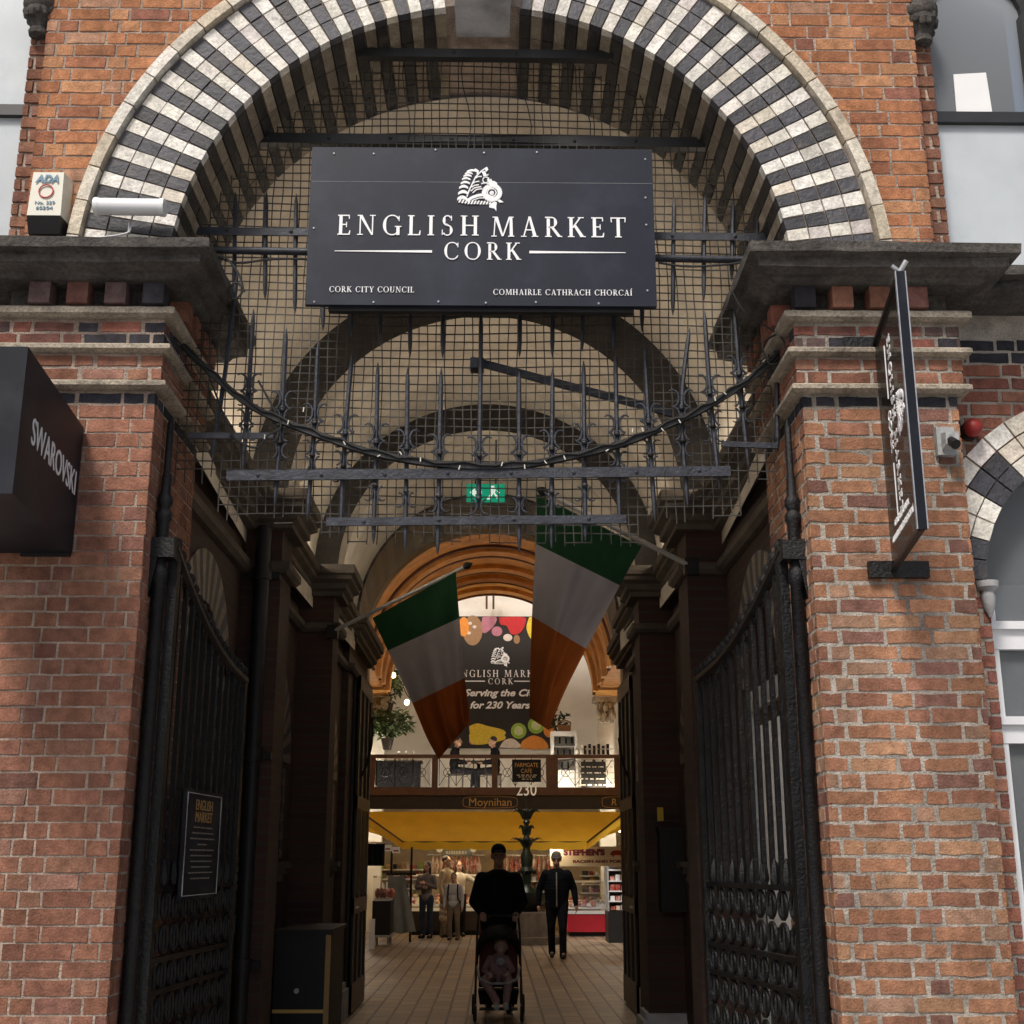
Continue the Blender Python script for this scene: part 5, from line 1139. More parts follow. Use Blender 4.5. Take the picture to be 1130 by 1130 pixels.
disc(512,692,6,11,'fruit_orange','printed_orange'); disc(522,696,11,17,'nut','printed_bowl'); disc(521,695,9,14,'seed','printed_bowl_inside')
for (px, py) in ((519,688),(524,692),(518,699),(525,702),(521,708)): disc(px,py,2.2,1.8,'garlic','printed_bean')
blob([(533,681),(548,681),(546,690),(536,699),(531,694)],'onion','printed_onion',.008); disc(549,697,6,5.5,'onion','printed_onion'); disc(561,704,5,4,'garlic','printed_garlic'); disc(571,706,3.5,5,'nut','printed_nut')
blob([(551,681),(579,681),(580,690),(574,699),(565,700),(560,691),(553,689)],'fruit_red','printed_pepper',.010); blob([(585,681),(612,681),(612,708),(590,708),(582,694)],'fruit_yellow','printed_pepper',.009)
for k in range(2): blob([(519,802+k*9),(528,799+k*9),(540,802+k*9),(556,806+k*5),(558,811+k*5),(544,813+k*7),(530,816+k*6),(521,812+k*8)],'fruit_yellow','printed_banana',.006+.003*k)
for (px, py, r) in ((573,807,8.5),(592,801,9)): disc(px,py,r,r,'fruit_green','printed_kiwi'); disc(px,py,r*.6,r*.6,'fruit_lime','printed_kiwi_flesh').location.y -= .01; disc(px,py,r*.22,r*.22,'garlic','printed_kiwi_core').location.y -= .02
blob([(577,818),(588,812),(600,816),(604,826),(576,826)],'fruit_orange','printed_mango',.011); disc(606,806,6,8,'fruit_orange','printed_apricot'); disc(523,818,4,4,'onion','printed_plum'); blob([(552,825),(558,817),(568,816),(575,825)],'garlic','printed_garlic',.0125)
for px in (537, 544.5): mb = MB(); mb.cyl(P(px,648,BD-.3), P(px,672,BD-.3), .03, n=8); mb.build('hanging_rod', M['wood_line'], t)

# gallery with cafe
GLY = 30.5
gal = thing('gallery', (0,GLY,P(546,893,GLY).z), 'dark timber gallery with open railing over the butcher stalls', 'gallery')
zb, zd, zr = P(546,893,GLY).z, P(546,872,GLY).z, P(546,833,GLY).z
mb = MB(); mb.box(-4.6,4.6,GLY,GY-.001,zb+.1,zd); mb.build('deck', M['wood_dark'], gal)
mb = MB(); mb.box(-4.6,4.6,GLY-.08,GLY-.001,zb,zd-.12); fa_ = mb.build('fascia', M['wood_dark'], gal)
mb = MB(); mb.box(-4.6,4.6,GLY-.14,GLY-.001,zd-.12,zd+.06); mb.build('cornice', M['wood_rail'], gal)
mb = MB(); mb.box(-4.6,4.6,GLY-.1,GLY+.06,zr-.08,zr); mb.build('handrail', M['wood_rail'], gal)
for x in (-3.2,-1.1,1.1,3.2): mb = MB(); mb.cyl((x-.9,GLY+.16,zd+.03),(x+.9,GLY+.16,zd+.03),.022,n=8); mb.build('deck_fill', M['fill_foot'], gal)  # added strips hidden behind the cornice lip, lighting the timber vault
for px in (411,480,546,609,681): mb = MB(); x = P(px,850,GLY).x; w_ = .14 if px == 609 else .07; mb.box(x-w_,x+w_,GLY-.07,GLY+.04,zd+.06,zr-.08); mb.build('post', M['wood_rail'], gal)
ps = [411,480,546,609,681]
for q0, q1 in zip(ps[:-1], ps[1:]):
    xa, xb = P(q0,850,GLY).x+.1, P(q1,850,GLY).x-.1; n = 3
    mb = MB()
    for k in range(n):
        x0, x1 = xa+(xb-xa)*k/n, xa+(xb-xa)*(k+1)/n
        mb.bar((x0,GLY,zd+.08),(x0,GLY,zr-.08),.02,.02); mb.bar((x0,GLY+.01,zd+.1),(x1,GLY+.01,zr-.1),.014,.014); mb.bar((x0,GLY-.01,zr-.1),(x1,GLY-.01,zd+.1),.014,.014)
        mb.tube([((x0+x1)/2+.1*math.cos(a), GLY-.015, (zd+zr)/2+.1*math.sin(a)) for a in [2*math.pi*i/12 for i in range(12)]], .008, 5, True)
    mb.build('lattice', M['iron_black'], gal)
ff = frame((0,GLY-.081,zb+(zd-.12-zb)/2), (1,0,0), (0,0,1))
for (cx, wd, tx) in ((541,60,'Moynihan'),(690,52,'Ryan')):
    x = P(cx,884,GLY).x; hw = wd/2*P(541,884,GLY).y/FPX*.98; hh = (zd-.12-zb)*.42
    mb = MB(); q = [(x+hw*math.cos(a)*(1 if abs(math.cos(a)) > .8 else 1), hh*(1 if math.sin(a) > 0 else -1)*abs(math.sin(a))**.3) for a in [2*math.pi*i/28 for i in range(28)]]
    mb.tube([ff @ Vector((p[0],p[1],.005)) for p in q], .012, 4, True); mb.build('cartouche', M['gold_dim'], fa_)
    if tx == 'Ryan': sans('lettering', 'R', ff, .22, M['gold'], fa_, y=-.07, x=x-hw*.5, extrude=.005, shear=.1)
    else: sans('lettering', tx, ff, .26, M['gold'], fa_, width=hw*1.55, y=-.085, x=x*1.0, extrude=.005)
# ------------------------------------------------------------------ on the gallery
def pbox(px0, py0, px1, py1, d, dep=.03):
    a, b = P(px0, py0, d), P(px1, py1, d); q = MB(); q.box(a.x, b.x, d, d+dep, b.z, a.z); return q, a, b
t = thing('cafe_board', P(581,862,GLY-.13), 'dark cafe board with gold capitals hung on the gallery railing', 'sign')
q, a, b = pbox(565,838,597,863,GLY-.14,.03); q.build('panel', M['sign_black'], t)
fc = frame(((a.x+b.x)/2, GLY-.141, (a.z+b.z)/2), (1,0,0), (0,0,1)); wd = b.x-a.x; hh = a.z-b.z
sans('lettering', 'FARMGATE', fc, hh*.27, M['gold'], t, width=wd*.80, y=hh*.16, extrude=.004); sans('lettering', 'CAFE', fc, hh*.27, M['gold'], t, width=wd*.38, y=-hh*.10, extrude=.004)
mb = MB()
for yy, ws in ((-.22,.34),(-.30,.28),(-.40,.16)):
    x = -ws*wd
    while x < ws*wd: L = random.uniform(.03,.09); mb.prism([(x,yy*hh),(x+L,yy*hh),(x+L,yy*hh+.025),(x,yy*hh+.025)], fc, -.001, .004); x += L+.03
mb.build('small_print', M['letter_dim'], t)
t = thing('menu_board', P(656,873,GLY+.3), 'tall black menu board behind the right end of the gallery railing', 'menu board')
q, a, b = pbox(641,838,669,873,GLY+.3,.03); q.build('panel', M['banner_black'], t)
mb = MB(); fm = frame(((a.x+b.x)/2, GLY+.299, (a.z+b.z)/2), (1,0,0), (0,0,1))
for i in range(9):
    x = -.55
    while x < .5: L = random.uniform(.05,.2); mb.prism([(x,.6-i*.14),(x+L,.6-i*.14),(x+L,.63-i*.14),(x,.63-i*.14)], fm, -.001, .004); x += L+.05
mb.build('small_print', M['letter_dim'], t)
t = thing('display_cabinet', P(622,873,31.4), 'white glazed display cabinet on the gallery right of the banner', 'cabinet')
a, b = P(608,807,31.4), P(638,873,31.4)
mb = MB(); w_ = .07
for x in (a.x, b.x-w_): mb.box(x,x+w_,31.4,31.9,b.z,a.z)
mb.box(a.x+w_,b.x-w_,31.4,31.9,a.z-.1,a.z); mb.box(a.x+w_,b.x-w_,31.4,31.9,b.z,b.z+.5); mb.box(a.x+w_,b.x-w_,31.87,31.9,b.z+.5,a.z-.1); fo = mb.build('frame', M['frame_white'], t)
for k in range(3): mb = MB(); z = b.z+.5+(a.z-b.z-.6)*k/3; mb.box(a.x+w_,b.x-w_,31.45,31.86,z,z+.03); mb.build('shelf', M['steel'], fo)
mb = MB()
for k in range(9): mb.box(a.x+.1+.05*k,a.x+.14+.05*k,31.5,31.6,b.z+.55+(k%3)*.3,b.z+.70+(k%3)*.3)
mb.build('goods', M['navy_cloth'], t)
t = thing('wicker_tray', P(624,806,31.5), 'dark wicker tray on top of the white display cabinet', 'tray')
q, a, b = pbox(616,800,630,806,31.5,.3); q.build('tray', M['nut'], t); mb = MB(); mb.tube([(a.x,31.65,a.z),(a.x,31.65,a.z+.08),((a.x+b.x)/2,31.65,a.z+.14),(b.x,31.65,a.z+.08),(b.x,31.65,a.z)], .02, 6); mb.build('handle', M['nut'], t)
t = thing('bench', P(655,835,31.2), 'pale slatted bench back with dark cups behind the menu board', 'bench')
q, a, b = pbox(640,822,672,836,31.2,.06); q.build('backrest', M['wall_white'], t)
mb = MB()
for k in range(6): x = a.x+.12+k*.11; mb.cyl((x,31.19,a.z-.26),(x,31.19,a.z-.02+.04*(k%2)),.035,n=7)
mb.build('slats', M['dark_plastic'], t)
mb = MB(); mb.box(a.x,b.x,31.2,31.7,zd,zd+.45); mb.build('seat', M['wall_white'], t)
def leaves(mb, c, rx, ry, rz, n, sz):
    c = Vector(c)
    for i in range(n):
        while True:
            p = Vector((random.uniform(-1,1), random.uniform(-1,1), random.uniform(-1,1)))
            if p.length < 1 and (p.length > .35 or random.random() < .3): break
        q = c+Vector((p.x*rx, p.y*ry, p.z*rz)); u = Vector((random.uniform(-1,1), random.uniform(-1,1), random.uniform(-.9,.5))).normalized(); v = u.cross(Vector((random.uniform(-1,1), random.uniform(-1,1), 1))).normalized()
        L = sz*random.uniform(.6,1.4); mb.poly([q, q+u*L*.5+v*L*.22, q+u*L, q+u*L*.5-v*L*.22])
for (c, d, r, lab, n, k) in (((428,797),31.2,(.62,.4,.34),'bushy green plant on the left end of the gallery',700,'leaf'),((428,755),31.6,(.36,.3,.42),'climbing plant hanging above the bushy plant on the gallery',300,'leaf'),((617,795),32.6,(.24,.2,.30),'small dark palm beside the white gable and the wicker tray',90,'leaf_dark')):
    p = P(*c, d); t = thing('plant', p-Vector((0,0,r[2]+.3)), lab, 'plant')
    mb = MB(); leaves(mb, p, *r, n, .16); mb.build('foliage', M[k], t, fix=False)
    mb = MB(); mb.lathe([(.10,-r[2]-.32),(.16,-r[2]-.05),(.15,-r[2]-.05)], p, 10); mb.build('pot', M['wood_dark'], t, smooth=True)
    mb = MB()
    for q in range(5): mb.tube([p+Vector((0,0,-r[2]-.1)), p+Vector((random.uniform(-.2,.2),0,random.uniform(-.1,.2)))], .015, 5)
    mb.build('stem', M['leaf_dark'], t)
t = thing('bulb_string', P(430,742,31.0), 'string of warm glowing bulbs over the gallery plants', 'string lights')
mb = MB(); mb.tube([P(a, b, 31.0) for a, b in spline([(404,732),(418,741),(430,738),(442,752),(452,770),(470,776)], 5)], .012, 5); mb.build('cable', M['rubber'], t)
for c in ((429,745),(434,745),(449,775),(418,747)): mb = MB(); mb.ell(P(*c,31.0), .06, .06, .07, 8, 6); mb.build('bulb', M['bulb'], t, smooth=True)
for (px, lab) in ((432,'dark cafe table with black cloth at the left end of the gallery'),(528,'dark cafe table between the two seated silhouettes')):
    p = P(px, 862, 31.8); t = thing('cafe_table', Vector((p.x,31.8,zd)), lab, 'table'); w_ = .75 if px < 500 else .3
    mb = MB(); mb.box(p.x-w_,p.x+w_,31.5,32.1,zd+.72,zd+.76); mb.build('table_top', M['wood_dark'], t)
    mb = MB(); mb.box(p.x-w_+.02,p.x+w_-.02,31.49,31.497,zd+.1,zd+.72) if px < 500 else mb.lathe([(.2,0),(.2,.03),(.04,.05),(.04,.72)], (p.x,31.8,zd), 10); mb.build('cloth' if px < 500 else 'leg', M['black_cloth'], t)
for k, px in enumerate((440,448,456,415)):
    p = P(px, 845, 31.8); mb = MB(); mb.lathe([(.05,0),(.06,.1),(.03,.16),(.03,.24)], (p.x,31.75,zd+.761), 8); setp(mb.build('bottle', M['smoked' if k < 0 else 'white_plastic'], None, smooth=True), ['pale bottle leftmost of three on the black cafe table','pale bottle in the middle of three on the black cafe table','pale bottle rightmost of three on the black cafe table','pale bottle alone at the left end of the black cafe table'][k], 'bottle')
q, a, b = pbox(476,806,486,873,33.4,.06); setp(q.build('white_pillar', M['frame_white']), 'narrow white pillar behind the flag on the gallery', 'pillar')
# ------------------------------------------------------------------ awnings and stalls
AZ0, AZ1, AYF = P(546,896,GLY-.05).z, 2.02, 29.2
XL, XR = P(445,928,AYF).x, P(648,928,AYF).x
def awning(quad, val, label):
    t = thing('awning', quad[2], label, 'awning', 'yellow stall awnings')
    a, b, c, d = [Vector(q) for q in quad]
    mb = MB(); n = 14
    def fn(u, v):
        p = a.lerp(b, u).lerp(d.lerp(c, u), v); return p+Vector((0,0,-.05*math.sin(math.pi*v)+.012*math.sin(u*40)*v))
    mb.grid(fn, 40, 8); mb.build('canopy', M['yellow'], t, smooth=True, fix=False)
    mb = MB(); mb.grid(lambda u, v: d.lerp(c, u)+Vector((0,0,-val*v+.008*math.sin(u*90)*v+.012*math.sin(u*40)))+Vector((0,-.004,0)), 60, 3); mb.build('valance', M['yellow'], t, smooth=True, fix=False)
    mb = MB(); mb.cyl(d+Vector((0,.02,.0)), c+Vector((0,.02,.0)), .02, n=8); mb.build('front_bar', M['wood_dark'], t)
YS = 21.5
awning(((-4.0,GLY-.15,AZ0),(4.0,GLY-.15,AZ0),(XR,AYF,AZ1),(XL,AYF,AZ1)), .16, 'yellow awning running across the back under the gallery fascia')
awning(((-4.4,GLY-.15,AZ0+.5),(-4.4,YS,AZ0+.9),(XL-.79,YS,2.81),(XL,AYF,AZ1)), .16, 'yellow awning over the stalls on the left side of the hall')
awning(((4.4,YS,AZ0+1.1),(4.4,GLY-.15,AZ0+.5),(XR,AYF,AZ1),(XR+.88,YS,2.99)), .16, 'yellow awning over the stalls on the right side of the hall')
for (x0, x1, y, z) in ((-1.7,-.4,29.42,2.0),(.3,1.6,29.42,2.0),(2.4,3.6,30.7,2.3),(-3.6,-2.4,30.7,2.3)):  # added tubes tucked under the awnings to light the stalls
    mb = MB(); mb.cyl((x0,y,z),(x1,y,z),.025,n=8); mb.build('stall_fill', M['tube'], gal)
q, a, b = pbox(400,930,690,1033,33.2,.05); mb = MB(); mb.box(-4.6,4.6,33.2,33.25,0,zb+.1); mb.build('stall_back_wall', M['wall_warm'], gal)
# butcher's sign
t = thing('stall_sign', P(650,955,29.6), 'white banner sign lettered STEPHENS in purple over the red counter', 'sign'); SY = 29.6
q, a, b = pbox(607,934,712,956,SY,.04); q.build('board', M['wall_white'], t); f_ = frame((a.x, SY-.001, b.z), (1,0,0), (0,0,1)); k = (b.x-a.x)/105.; kzz = (a.z-b.z)/22.
sans('lettering', "STEPHEN'S", f_, 8.6*kzz, M['purple'], t, align='LEFT', width=46*k, bold=.012, y=12.5*kzz, x=15*k, extrude=.004)
sans('lettering', "BACON AND PORK", f_, 4.2*kzz, M['purple'], t, align='LEFT', width=58*k, bold=.004, y=4*kzz, x=25*k, extrude=.004)
for px, sx in ((66,1),):
    mb = MB(); pig = [(0,2),(1.5,5),(4,7),(10,7.5),(14,6.5),(16,7),(15.5,5.5),(18,4),(17,2.5),(14,2),(13.5,-.5),(12,-.5),(11.5,1.5),(5,1.5),(4.5,-.5),(3,-.5),(2.5,1.5)]
    mb.prism([((px+p*sx)*k,(11+w*.9*sx)*kzz) for p, w in pig], f_, -.001, .005); mb.build('emblem', M['red'], t)
# counters
def counter(label, x0, x1, y, base_m, hb, ht, meatseed, dep=.9, base_lab=None):
    random.seed(meatseed); t = thing('meat_counter', ((x0+x1)/2,y,0), label, 'counter')
    mb = MB(); mb.box(x0,x1,y,y+dep,.10,hb); mb.build('base', M[base_m], t); mb = MB(); mb.box(x0+.05,x1-.05,y+.06,y+dep,0,.10); mb.build('kick_plate', M['dark_plastic'], t)
    mb = MB(); mb.box(x0,x1,y-.02,y+.03,hb,hb+.07); mb.build('rim', M['frame_white'], t)
    mb = MB(); mb.hexa([(x0,y+.1,hb+.10),(x1,y+.1,hb+.10),(x1,y+dep,hb+.10),(x0,y+dep,hb+.10),(x0,y+.1,hb+.12),(x1,y+.1,hb+.12),(x1,y+dep,hb+.28),(x0,y+dep,hb+.28)]); mb.build('tray', M['white_plastic'], t)
    mb = MB(); mb.poly([(x0,y,hb+.07),(x1,y,hb+.07),(x1,y+.22,ht),(x0,y+.22,ht)]); mb.build('glass', M['pane_clear'], t)
    mb = MB(); mb.box(x0,x1,y+.2,y+dep,ht,ht+.03); mb.build('shelf', M['frame_white'], t)
    for k in range(int((x1-x0)/.32)): mb = MB(); xx = x0+.12+.32*k; mb.box(xx,xx+.09,y+.13,y+.14,hb+.16,hb+.22); mb.build('price_card', M['paper'], t)
    n = int((x1-x0)/.17)
    for i in range(n):
        for r in range(3):
            if random.random() < .12: continue
            mb = MB(); mb.ell((x0+.09+i*.17+random.uniform(-.02,.02), y+.24+r*.22, hb+.20+r*.055), random.uniform(.05,.085), random.uniform(.06,.1), random.uniform(.035,.06), 8, 5)
            o = mb.build('joint_of_meat', M['meat' if random.random() < .65 else 'fat'], t, smooth=True)
    return t
x0, x1 = P(452,1000,30.2).x, P(566,1000,30.2).x
counter('long glazed meat counter behind the customers on the left', x0, x1, 30.2, 'wood_dark', .52, 1.28, 3)
x0, x1 = P(626,1000,29.6).x, P(712,1000,29.6).x
counter('glazed meat counter with red skirt under the white banner sign', x0, x1, 29.6, 'red_cloth', .48, 1.15, 5)
# hanging meat on rails
random.seed(11)
for (pa, pb, n, lab) in (((476,946),(530,946),13,'rail of hanging meat left of the fountain'),((552,946),(612,946),12,'rail of hanging meat right of the fountain')):
    a, b = P(*pa, 32.2), P(*pb, 32.2); t = thing('meat_rail', a, lab, 'meat rail')
    mb = MB(); mb.cyl(a+Vector((-.1,0,.05)), b+Vector((.1,0,.05)), .018, n=6); mb.build('rail', M['steel'], t)
    for i in range(n):
        p = a.lerp(b, (i+.5)/n); L = random.uniform(.25,.5); mb = MB(); mb.tube([p+Vector((0,0,.04)), p+Vector((0,0,-.05)), p+Vector((.01,0,-L*.5)), p+Vector((0,0,-L))], [.01,.03,random.uniform(.045,.075),.02], 7)
        mb.build('joint_of_meat', M['meat' if random.random() < .5 else 'fat'], t, smooth=True)
for (px, py, w_, h_, m, lab) in ((504,941,34,6,'fat','small arched pale sign over the left meat rail'),):
    p = P(px, py, 31.6); t = thing('price_sign', p, lab, 'sign'); q, a, b = pbox(px-w_/2, py-h_/2, px+w_/2, py+h_/2, 31.6, .03); q.build('board', M['cloth_grey'], t); mb = MB(); f_ = frame((p.x,31.599,p.z-.03), (1,0,0), (0,0,1))
    x = -.26
    while x < .24: L = random.uniform(.03,.06); mb.prism([(x,0),(x+L,0),(x+L,.07),(x,.07)], f_, -.001, .003); x += L+.02
    mb.build('small_print', M['letter_dim'], t)
for px in (485,522): p = P(px,937,31.5); mb = MB(); mb.lathe([(.075,0),(.08,-.02),(.06,-.03)], p, 14, 'y'); mb.lathe([(.03,-.031),(.03,-.036)], p, 10, 'y'); setp(mb.build('round_sign', M['white_plastic'], None), 'round white disc left of the arched sign' if px < 500 else 'round white disc right of the arched sign', 'sign')
for (pa, pb, rows, lab, sd) in (((536,962),(606,996),3,'wall shelf of jars and packets behind the fountain',21),((640,958),(690,986),3,'wall shelf of jars and packets under the white banner sign',22),((404,950),(470,992),4,'wall shelf of jars and packets behind the left stall',23)):
    random.seed(sd); a, b = P(*pa, 33.0), P(*pb, 33.0); t = thing('goods_shelf', (a.x,33.0,b.z), lab, 'shelf'); hr = (a.z-b.z)/rows
    for r in range(rows):
        z = b.z+hr*r; mb = MB(); mb.box(a.x,b.x,32.8,33.19,z,z+.03); mb.build('board', M['frame_white'], t); x = a.x+.05
        while x < b.x-.15:
            w_ = random.uniform(.06,.16); h_ = hr*random.uniform(.35,.8); mb = MB(); k = random.random()
            if k < .5: mb.box(x,x+w_,32.85,33.0,z+.031,z+.03+h_)
            else: mb.lathe([(w_*.45,0),(w_*.5,h_*.7),(w_*.3,h_*.82),(w_*.32,h_)], (x+w_/2,32.92,z+.031), 8)
            mb.build('packet' if k < .5 else 'jar', M[random.choice(['meat','fat','paper','red','gold','cream_plastic','nut','dark_plastic','purple','fruit_green'])], t); x += w_+random.uniform(.01,.06)
# left stall: cloth-covered rack, crate, board, hung clothes, glass case
p = P(440,1030,27.6); t = thing('cloth_rack', (p.x,27.6,0), 'grey cloth draped over a stall rack on the left', 'rack')
mb = MB(); x0, x1 = P(425,1000,27.6).x, P(458,1000,27.6).x
mb.grid(lambda u, v: (x0+.05+(x1-x0-.28)*u+v*.24*(u*1.2-.1), 27.6+.05*math.sin(u*14)*v-.1*v, 1.32-1.12*v+.02*math.sin(u*9)), 30, 12); mb.build('cloth', M['cloth_grey'], t, smooth=True, fix=False)
for x in (x0+.1, x1-.1): mb = MB(); mb.cyl((x,27.75,0),(x,27.75,1.9),.025,n=8); mb.build('post', M['iron_black'], t)
mb = MB(); mb.cyl((x0,27.75,1.35),(x1,27.75,1.35),.022,n=8); mb.build('cross_bar', M['iron_black'], t)
p = P(421,1040,26.2); t = thing('display_stand', (p.x,26.2,0), 'black stand with glass case of meat at the left stall corner', 'stand')
x0, x1 = P(411,1000,26.2).x, P(431,1000,26.2).x
mb = MB(); mb.box(x0,x1,26.2,27.0,.22,.86); mb.build('base', M['dark_plastic'], t)
for x in (x0+.04, x1-.04):
    for y in (26.24, 26.96): mb = MB(); mb.cyl((x,y,0),(x,y,.22),.025,n=6); mb.build('leg', M['steel'], t)
mb = MB(); mb.box(x0-.03,x1+.03,26.17,27.03,.18,.22); mb.build('shelf', M['grey_paint'], t)
mb = MB(); mb.box(x0+.02,x1-.02,26.22,26.98,.86,.90); mb.build('tray', M['frame_white'], t)
for k in range(5): mb = MB(); mb.ell((x0+.08+.07*k,26.4+.1*(k%2),1.0), .06,.12,.10, 8, 6); mb.build('joint_of_meat', M['meat'], t, smooth=True)
mb = MB(); mb.box(x0+.01,x1-.01,26.205,26.21,.90,1.3); mb.box(x0,x1,26.2,27.,1.3,1.33); mb.build('glass', M['pane_clear'], t)
plate('price_board', (408,1014), (413,1050), 25.6, 'frame_white', 'upright white board against the left stall', 'board', .04)
t = thing('clothes_rail', P(414,945,26.0), 'dark aprons hanging at the left stall', 'clothes rail')
mb = MB(); a = P(404,930,26.0); mb.cyl(a, a+Vector((.5,0,0)), .015, n=6); mb.build('rail', M['steel'], t)
for k in range(3): mb = MB(); x = a.x+.03+k*.11; mb.grid(lambda u, v: (x+.12*u, 26.0+.02*math.sin(u*8)+.01*k, a.z-.02-.42*v), 8, 6); mb.build('apron', M['navy_cloth'], t, smooth=True, fix=False)
for k, (px, py) in enumerate(((418,934),(428,936),(437,938))):
    p = P(px, py, 26.6); f_ = frame(p, (1,0,0), (0,0,1)); t = thing('price_ticket', p, ['white price ticket nearest the dark aprons','white price ticket in the middle of the row by the left stall','white price ticket at the right end of the row by the left stall'][k], 'ticket', 'price tickets at the left stall')
    mb = MB(); mb.prism([(-.08,-.06),(.08,-.06),(.08,.06),(-.08,.06)], f_, -.01, 0); mb.build('card', M['paper'], t); mb = MB(); mb.prism([(-.05,-.03),(.05,-.03),(.05,.0),(-.05,.0)], f_, -.001, .003); mb.build('print', M['red'], t)
# right: refrigerated shelf case
x0, x1 = P(671,1000,27.4).x, P(700,1000,27.4).x
t = thing('shelf_case', (x0,27.4,0), 'tall chilled shelf case with stacked packs at the right stall', 'shelf case')
mb = MB(); mb.box(x0,x1,27.4,28.2,.0,.62); mb.build('base', M['dark_plastic'], t); mb = MB(); mb.box(x0,x1,28.15,28.2,.62,1.5); mb.box(x0,x0+.03,27.45,28.15,.62,1.5); mb.build('back_panel', M['grey_paint'], t)
for z in (.80,1.0,1.2,1.42): mb = MB(); mb.box(x0+.03,x1,27.42,28.15,z,z+.025); mb.build('shelf', M['frame_white'], t)
for z in (.64,.826,1.026,1.226):
    for k in range(5): mb = MB(); mb.box(x0+.06+k*.11,x0+.15+k*.11,27.46,27.7,z,z+random.uniform(.07,.13)); mb.build('pack', M[random.choice(['meat','fat','frame_white'])], t)
# cast fountain with numerals
FD = 27.3; fx = P(581,900,FD).x
t = thing('fountain', (fx,FD,0), 'dark green cast-iron fountain with tiers of leaves on a stone base', 'fountain')
mb = MB(); mb.lathe([(.80,0),(.80,.14),(.58,.15),(.55,.60),(.48,.62)], (fx,FD,0), 8); mb.build('plinth', M['stone_dim'], t)
mb = MB(); mb.lathe([(.24,.62),(.28,.72),(.50,.92),(.54,1.0),(.48,1.0),(.24,.9)], (fx,FD,0), 20); mb.build('basin', M['fountain'], t, smooth=True)
mb = MB(); mb.lathe([(.22,.9),(.18,1.05),(.09,1.15),(.10,1.35),(.17,1.42),(.11,1.5),(.13,1.72),(.08,1.82),(.07,2.0),(.10,2.04),(.06,2.1),(.05,2.35),(.08,2.4),(.05,2.46),(.045,2.62)], (fx,FD,0), 12); mb.build('stem', M['fountain'], t, smooth=True)
for (z, n, L, rise) in ((2.0,7,.36,.05),(2.26,6,.17,.03),(2.58,7,.28,.05),(1.42,6,.22,-.05)):
    for k in range(n):
        a = 2*math.pi*(k+.25)/n; d = Vector((math.cos(a), math.sin(a), 0)); s_ = Vector((-d.y, d.x, 0)); c = Vector((fx,FD,z)); mb = MB()
        pts = [c+d*.06+Vector((0,0,-.12)), c+d*L*.4+Vector((0,0,.02)), c+d*L*.8+Vector((0,0,rise+.03)), c+d*L+Vector((0,0,rise-.03))]; mb.tube(pts, [.03,.05,.03,.006], 6, flat=.35); mb.build('leaf', M['fountain'], t, smooth=True)
fz = P(581,879,FD).z; sans('numerals', '230', frame((fx,FD-.06,fz+.02), (1,0,0), (0,0,1)), .36, M['cream_plastic'], t, width=.42, extrude=.012)
mb = MB(); mb.cyl((fx,FD,2.6),(fx,FD,fz+.02),.018,n=8); mb.build('numeral_stalk', M['fountain'], t)

# ------------------------------------------------------------------ people
def solid(mb, vox, name, m, parent, smooth_it=6):
    """merge the overlapping volumes of mb into one continuous skin"""
    me = bpy.data.meshes.new('tmp_body'); me.from_pydata(mb.v, [], mb.f); bm = bmesh.new(); bm.from_mesh(me); bmesh.ops.recalc_face_normals(bm, faces=bm.faces); bm.to_mesh(me); bm.free()
    ob = bpy.data.objects.new('tmp_body', me); COL.objects.link(ob)
    r = ob.modifiers.new('r', 'REMESH'); r.mode = 'VOXEL'; r.voxel_size = vox
    sm = ob.modifiers.new('s', 'SMOOTH'); sm.factor = .5; sm.iterations = smooth_it
    bpy.context.view_layer.update(); dg = bpy.context.evaluated_depsgraph_get(); out = bpy.data.meshes.new_from_object(ob.evaluated_get(dg))
    bpy.data.objects.remove(ob); bpy.data.meshes.remove(me)
    out.transform(Matrix.Translation(-ORG[parent])); out.name = name; out.materials.clear(); out.materials.append(m)
    out.polygons.foreach_set('use_smooth', [True]*len(out.polygons)); out.update()
    o = bpy.data.objects.new(name, out); COL.objects.link(o); o.parent = parent; ORG[o] = ORG[parent]; return o
def hand(mb, wrist, d, palm_n, s, side, curl=.5):
    """palm and five fingers; d points to the fingertips, palm_n out of the palm"""
    d = d.normalized(); pn = (palm_n-d*palm_n.dot(d)).normalized(); ac = d.cross(pn)*side
    mb.caps(wrist, .026*s, wrist+d*.05*s, .034*s, 8); mb.caps(wrist+d*.05*s-ac*.015*s, .024*s, wrist+d*.085*s-ac*.02*s, .02*s, 8); mb.caps(wrist+d*.05*s+ac*.015*s, .024*s, wrist+d*.085*s+ac*.02*s, .02*s, 8)
    for k, L in enumerate((.068,.078,.072,.056)):
        b = wrist+d*.088*s+ac*(.030-.020*k)*s; m1 = b+(d*(1-curl*.4)+pn*curl*.5).normalized()*L*.5*s; e = m1+(d*(1-curl)+pn*curl).normalized()*L*.5*s
        mb.caps(b, .0095*s, m1, .009*s, 6); mb.caps(m1, .009*s, e, .0075*s, 6)
    b = wrist+d*.035*s+ac*.028*s; m1 = b+(d*.6+ac*.7+pn*.2).normalized()*.04*s; mb.caps(b, .012*s, m1, .010*s, 6); mb.caps(m1, .010*s, m1+(d*.85+ac*.1+pn*.3).normalized()*.032*s, .0085*s, 6)
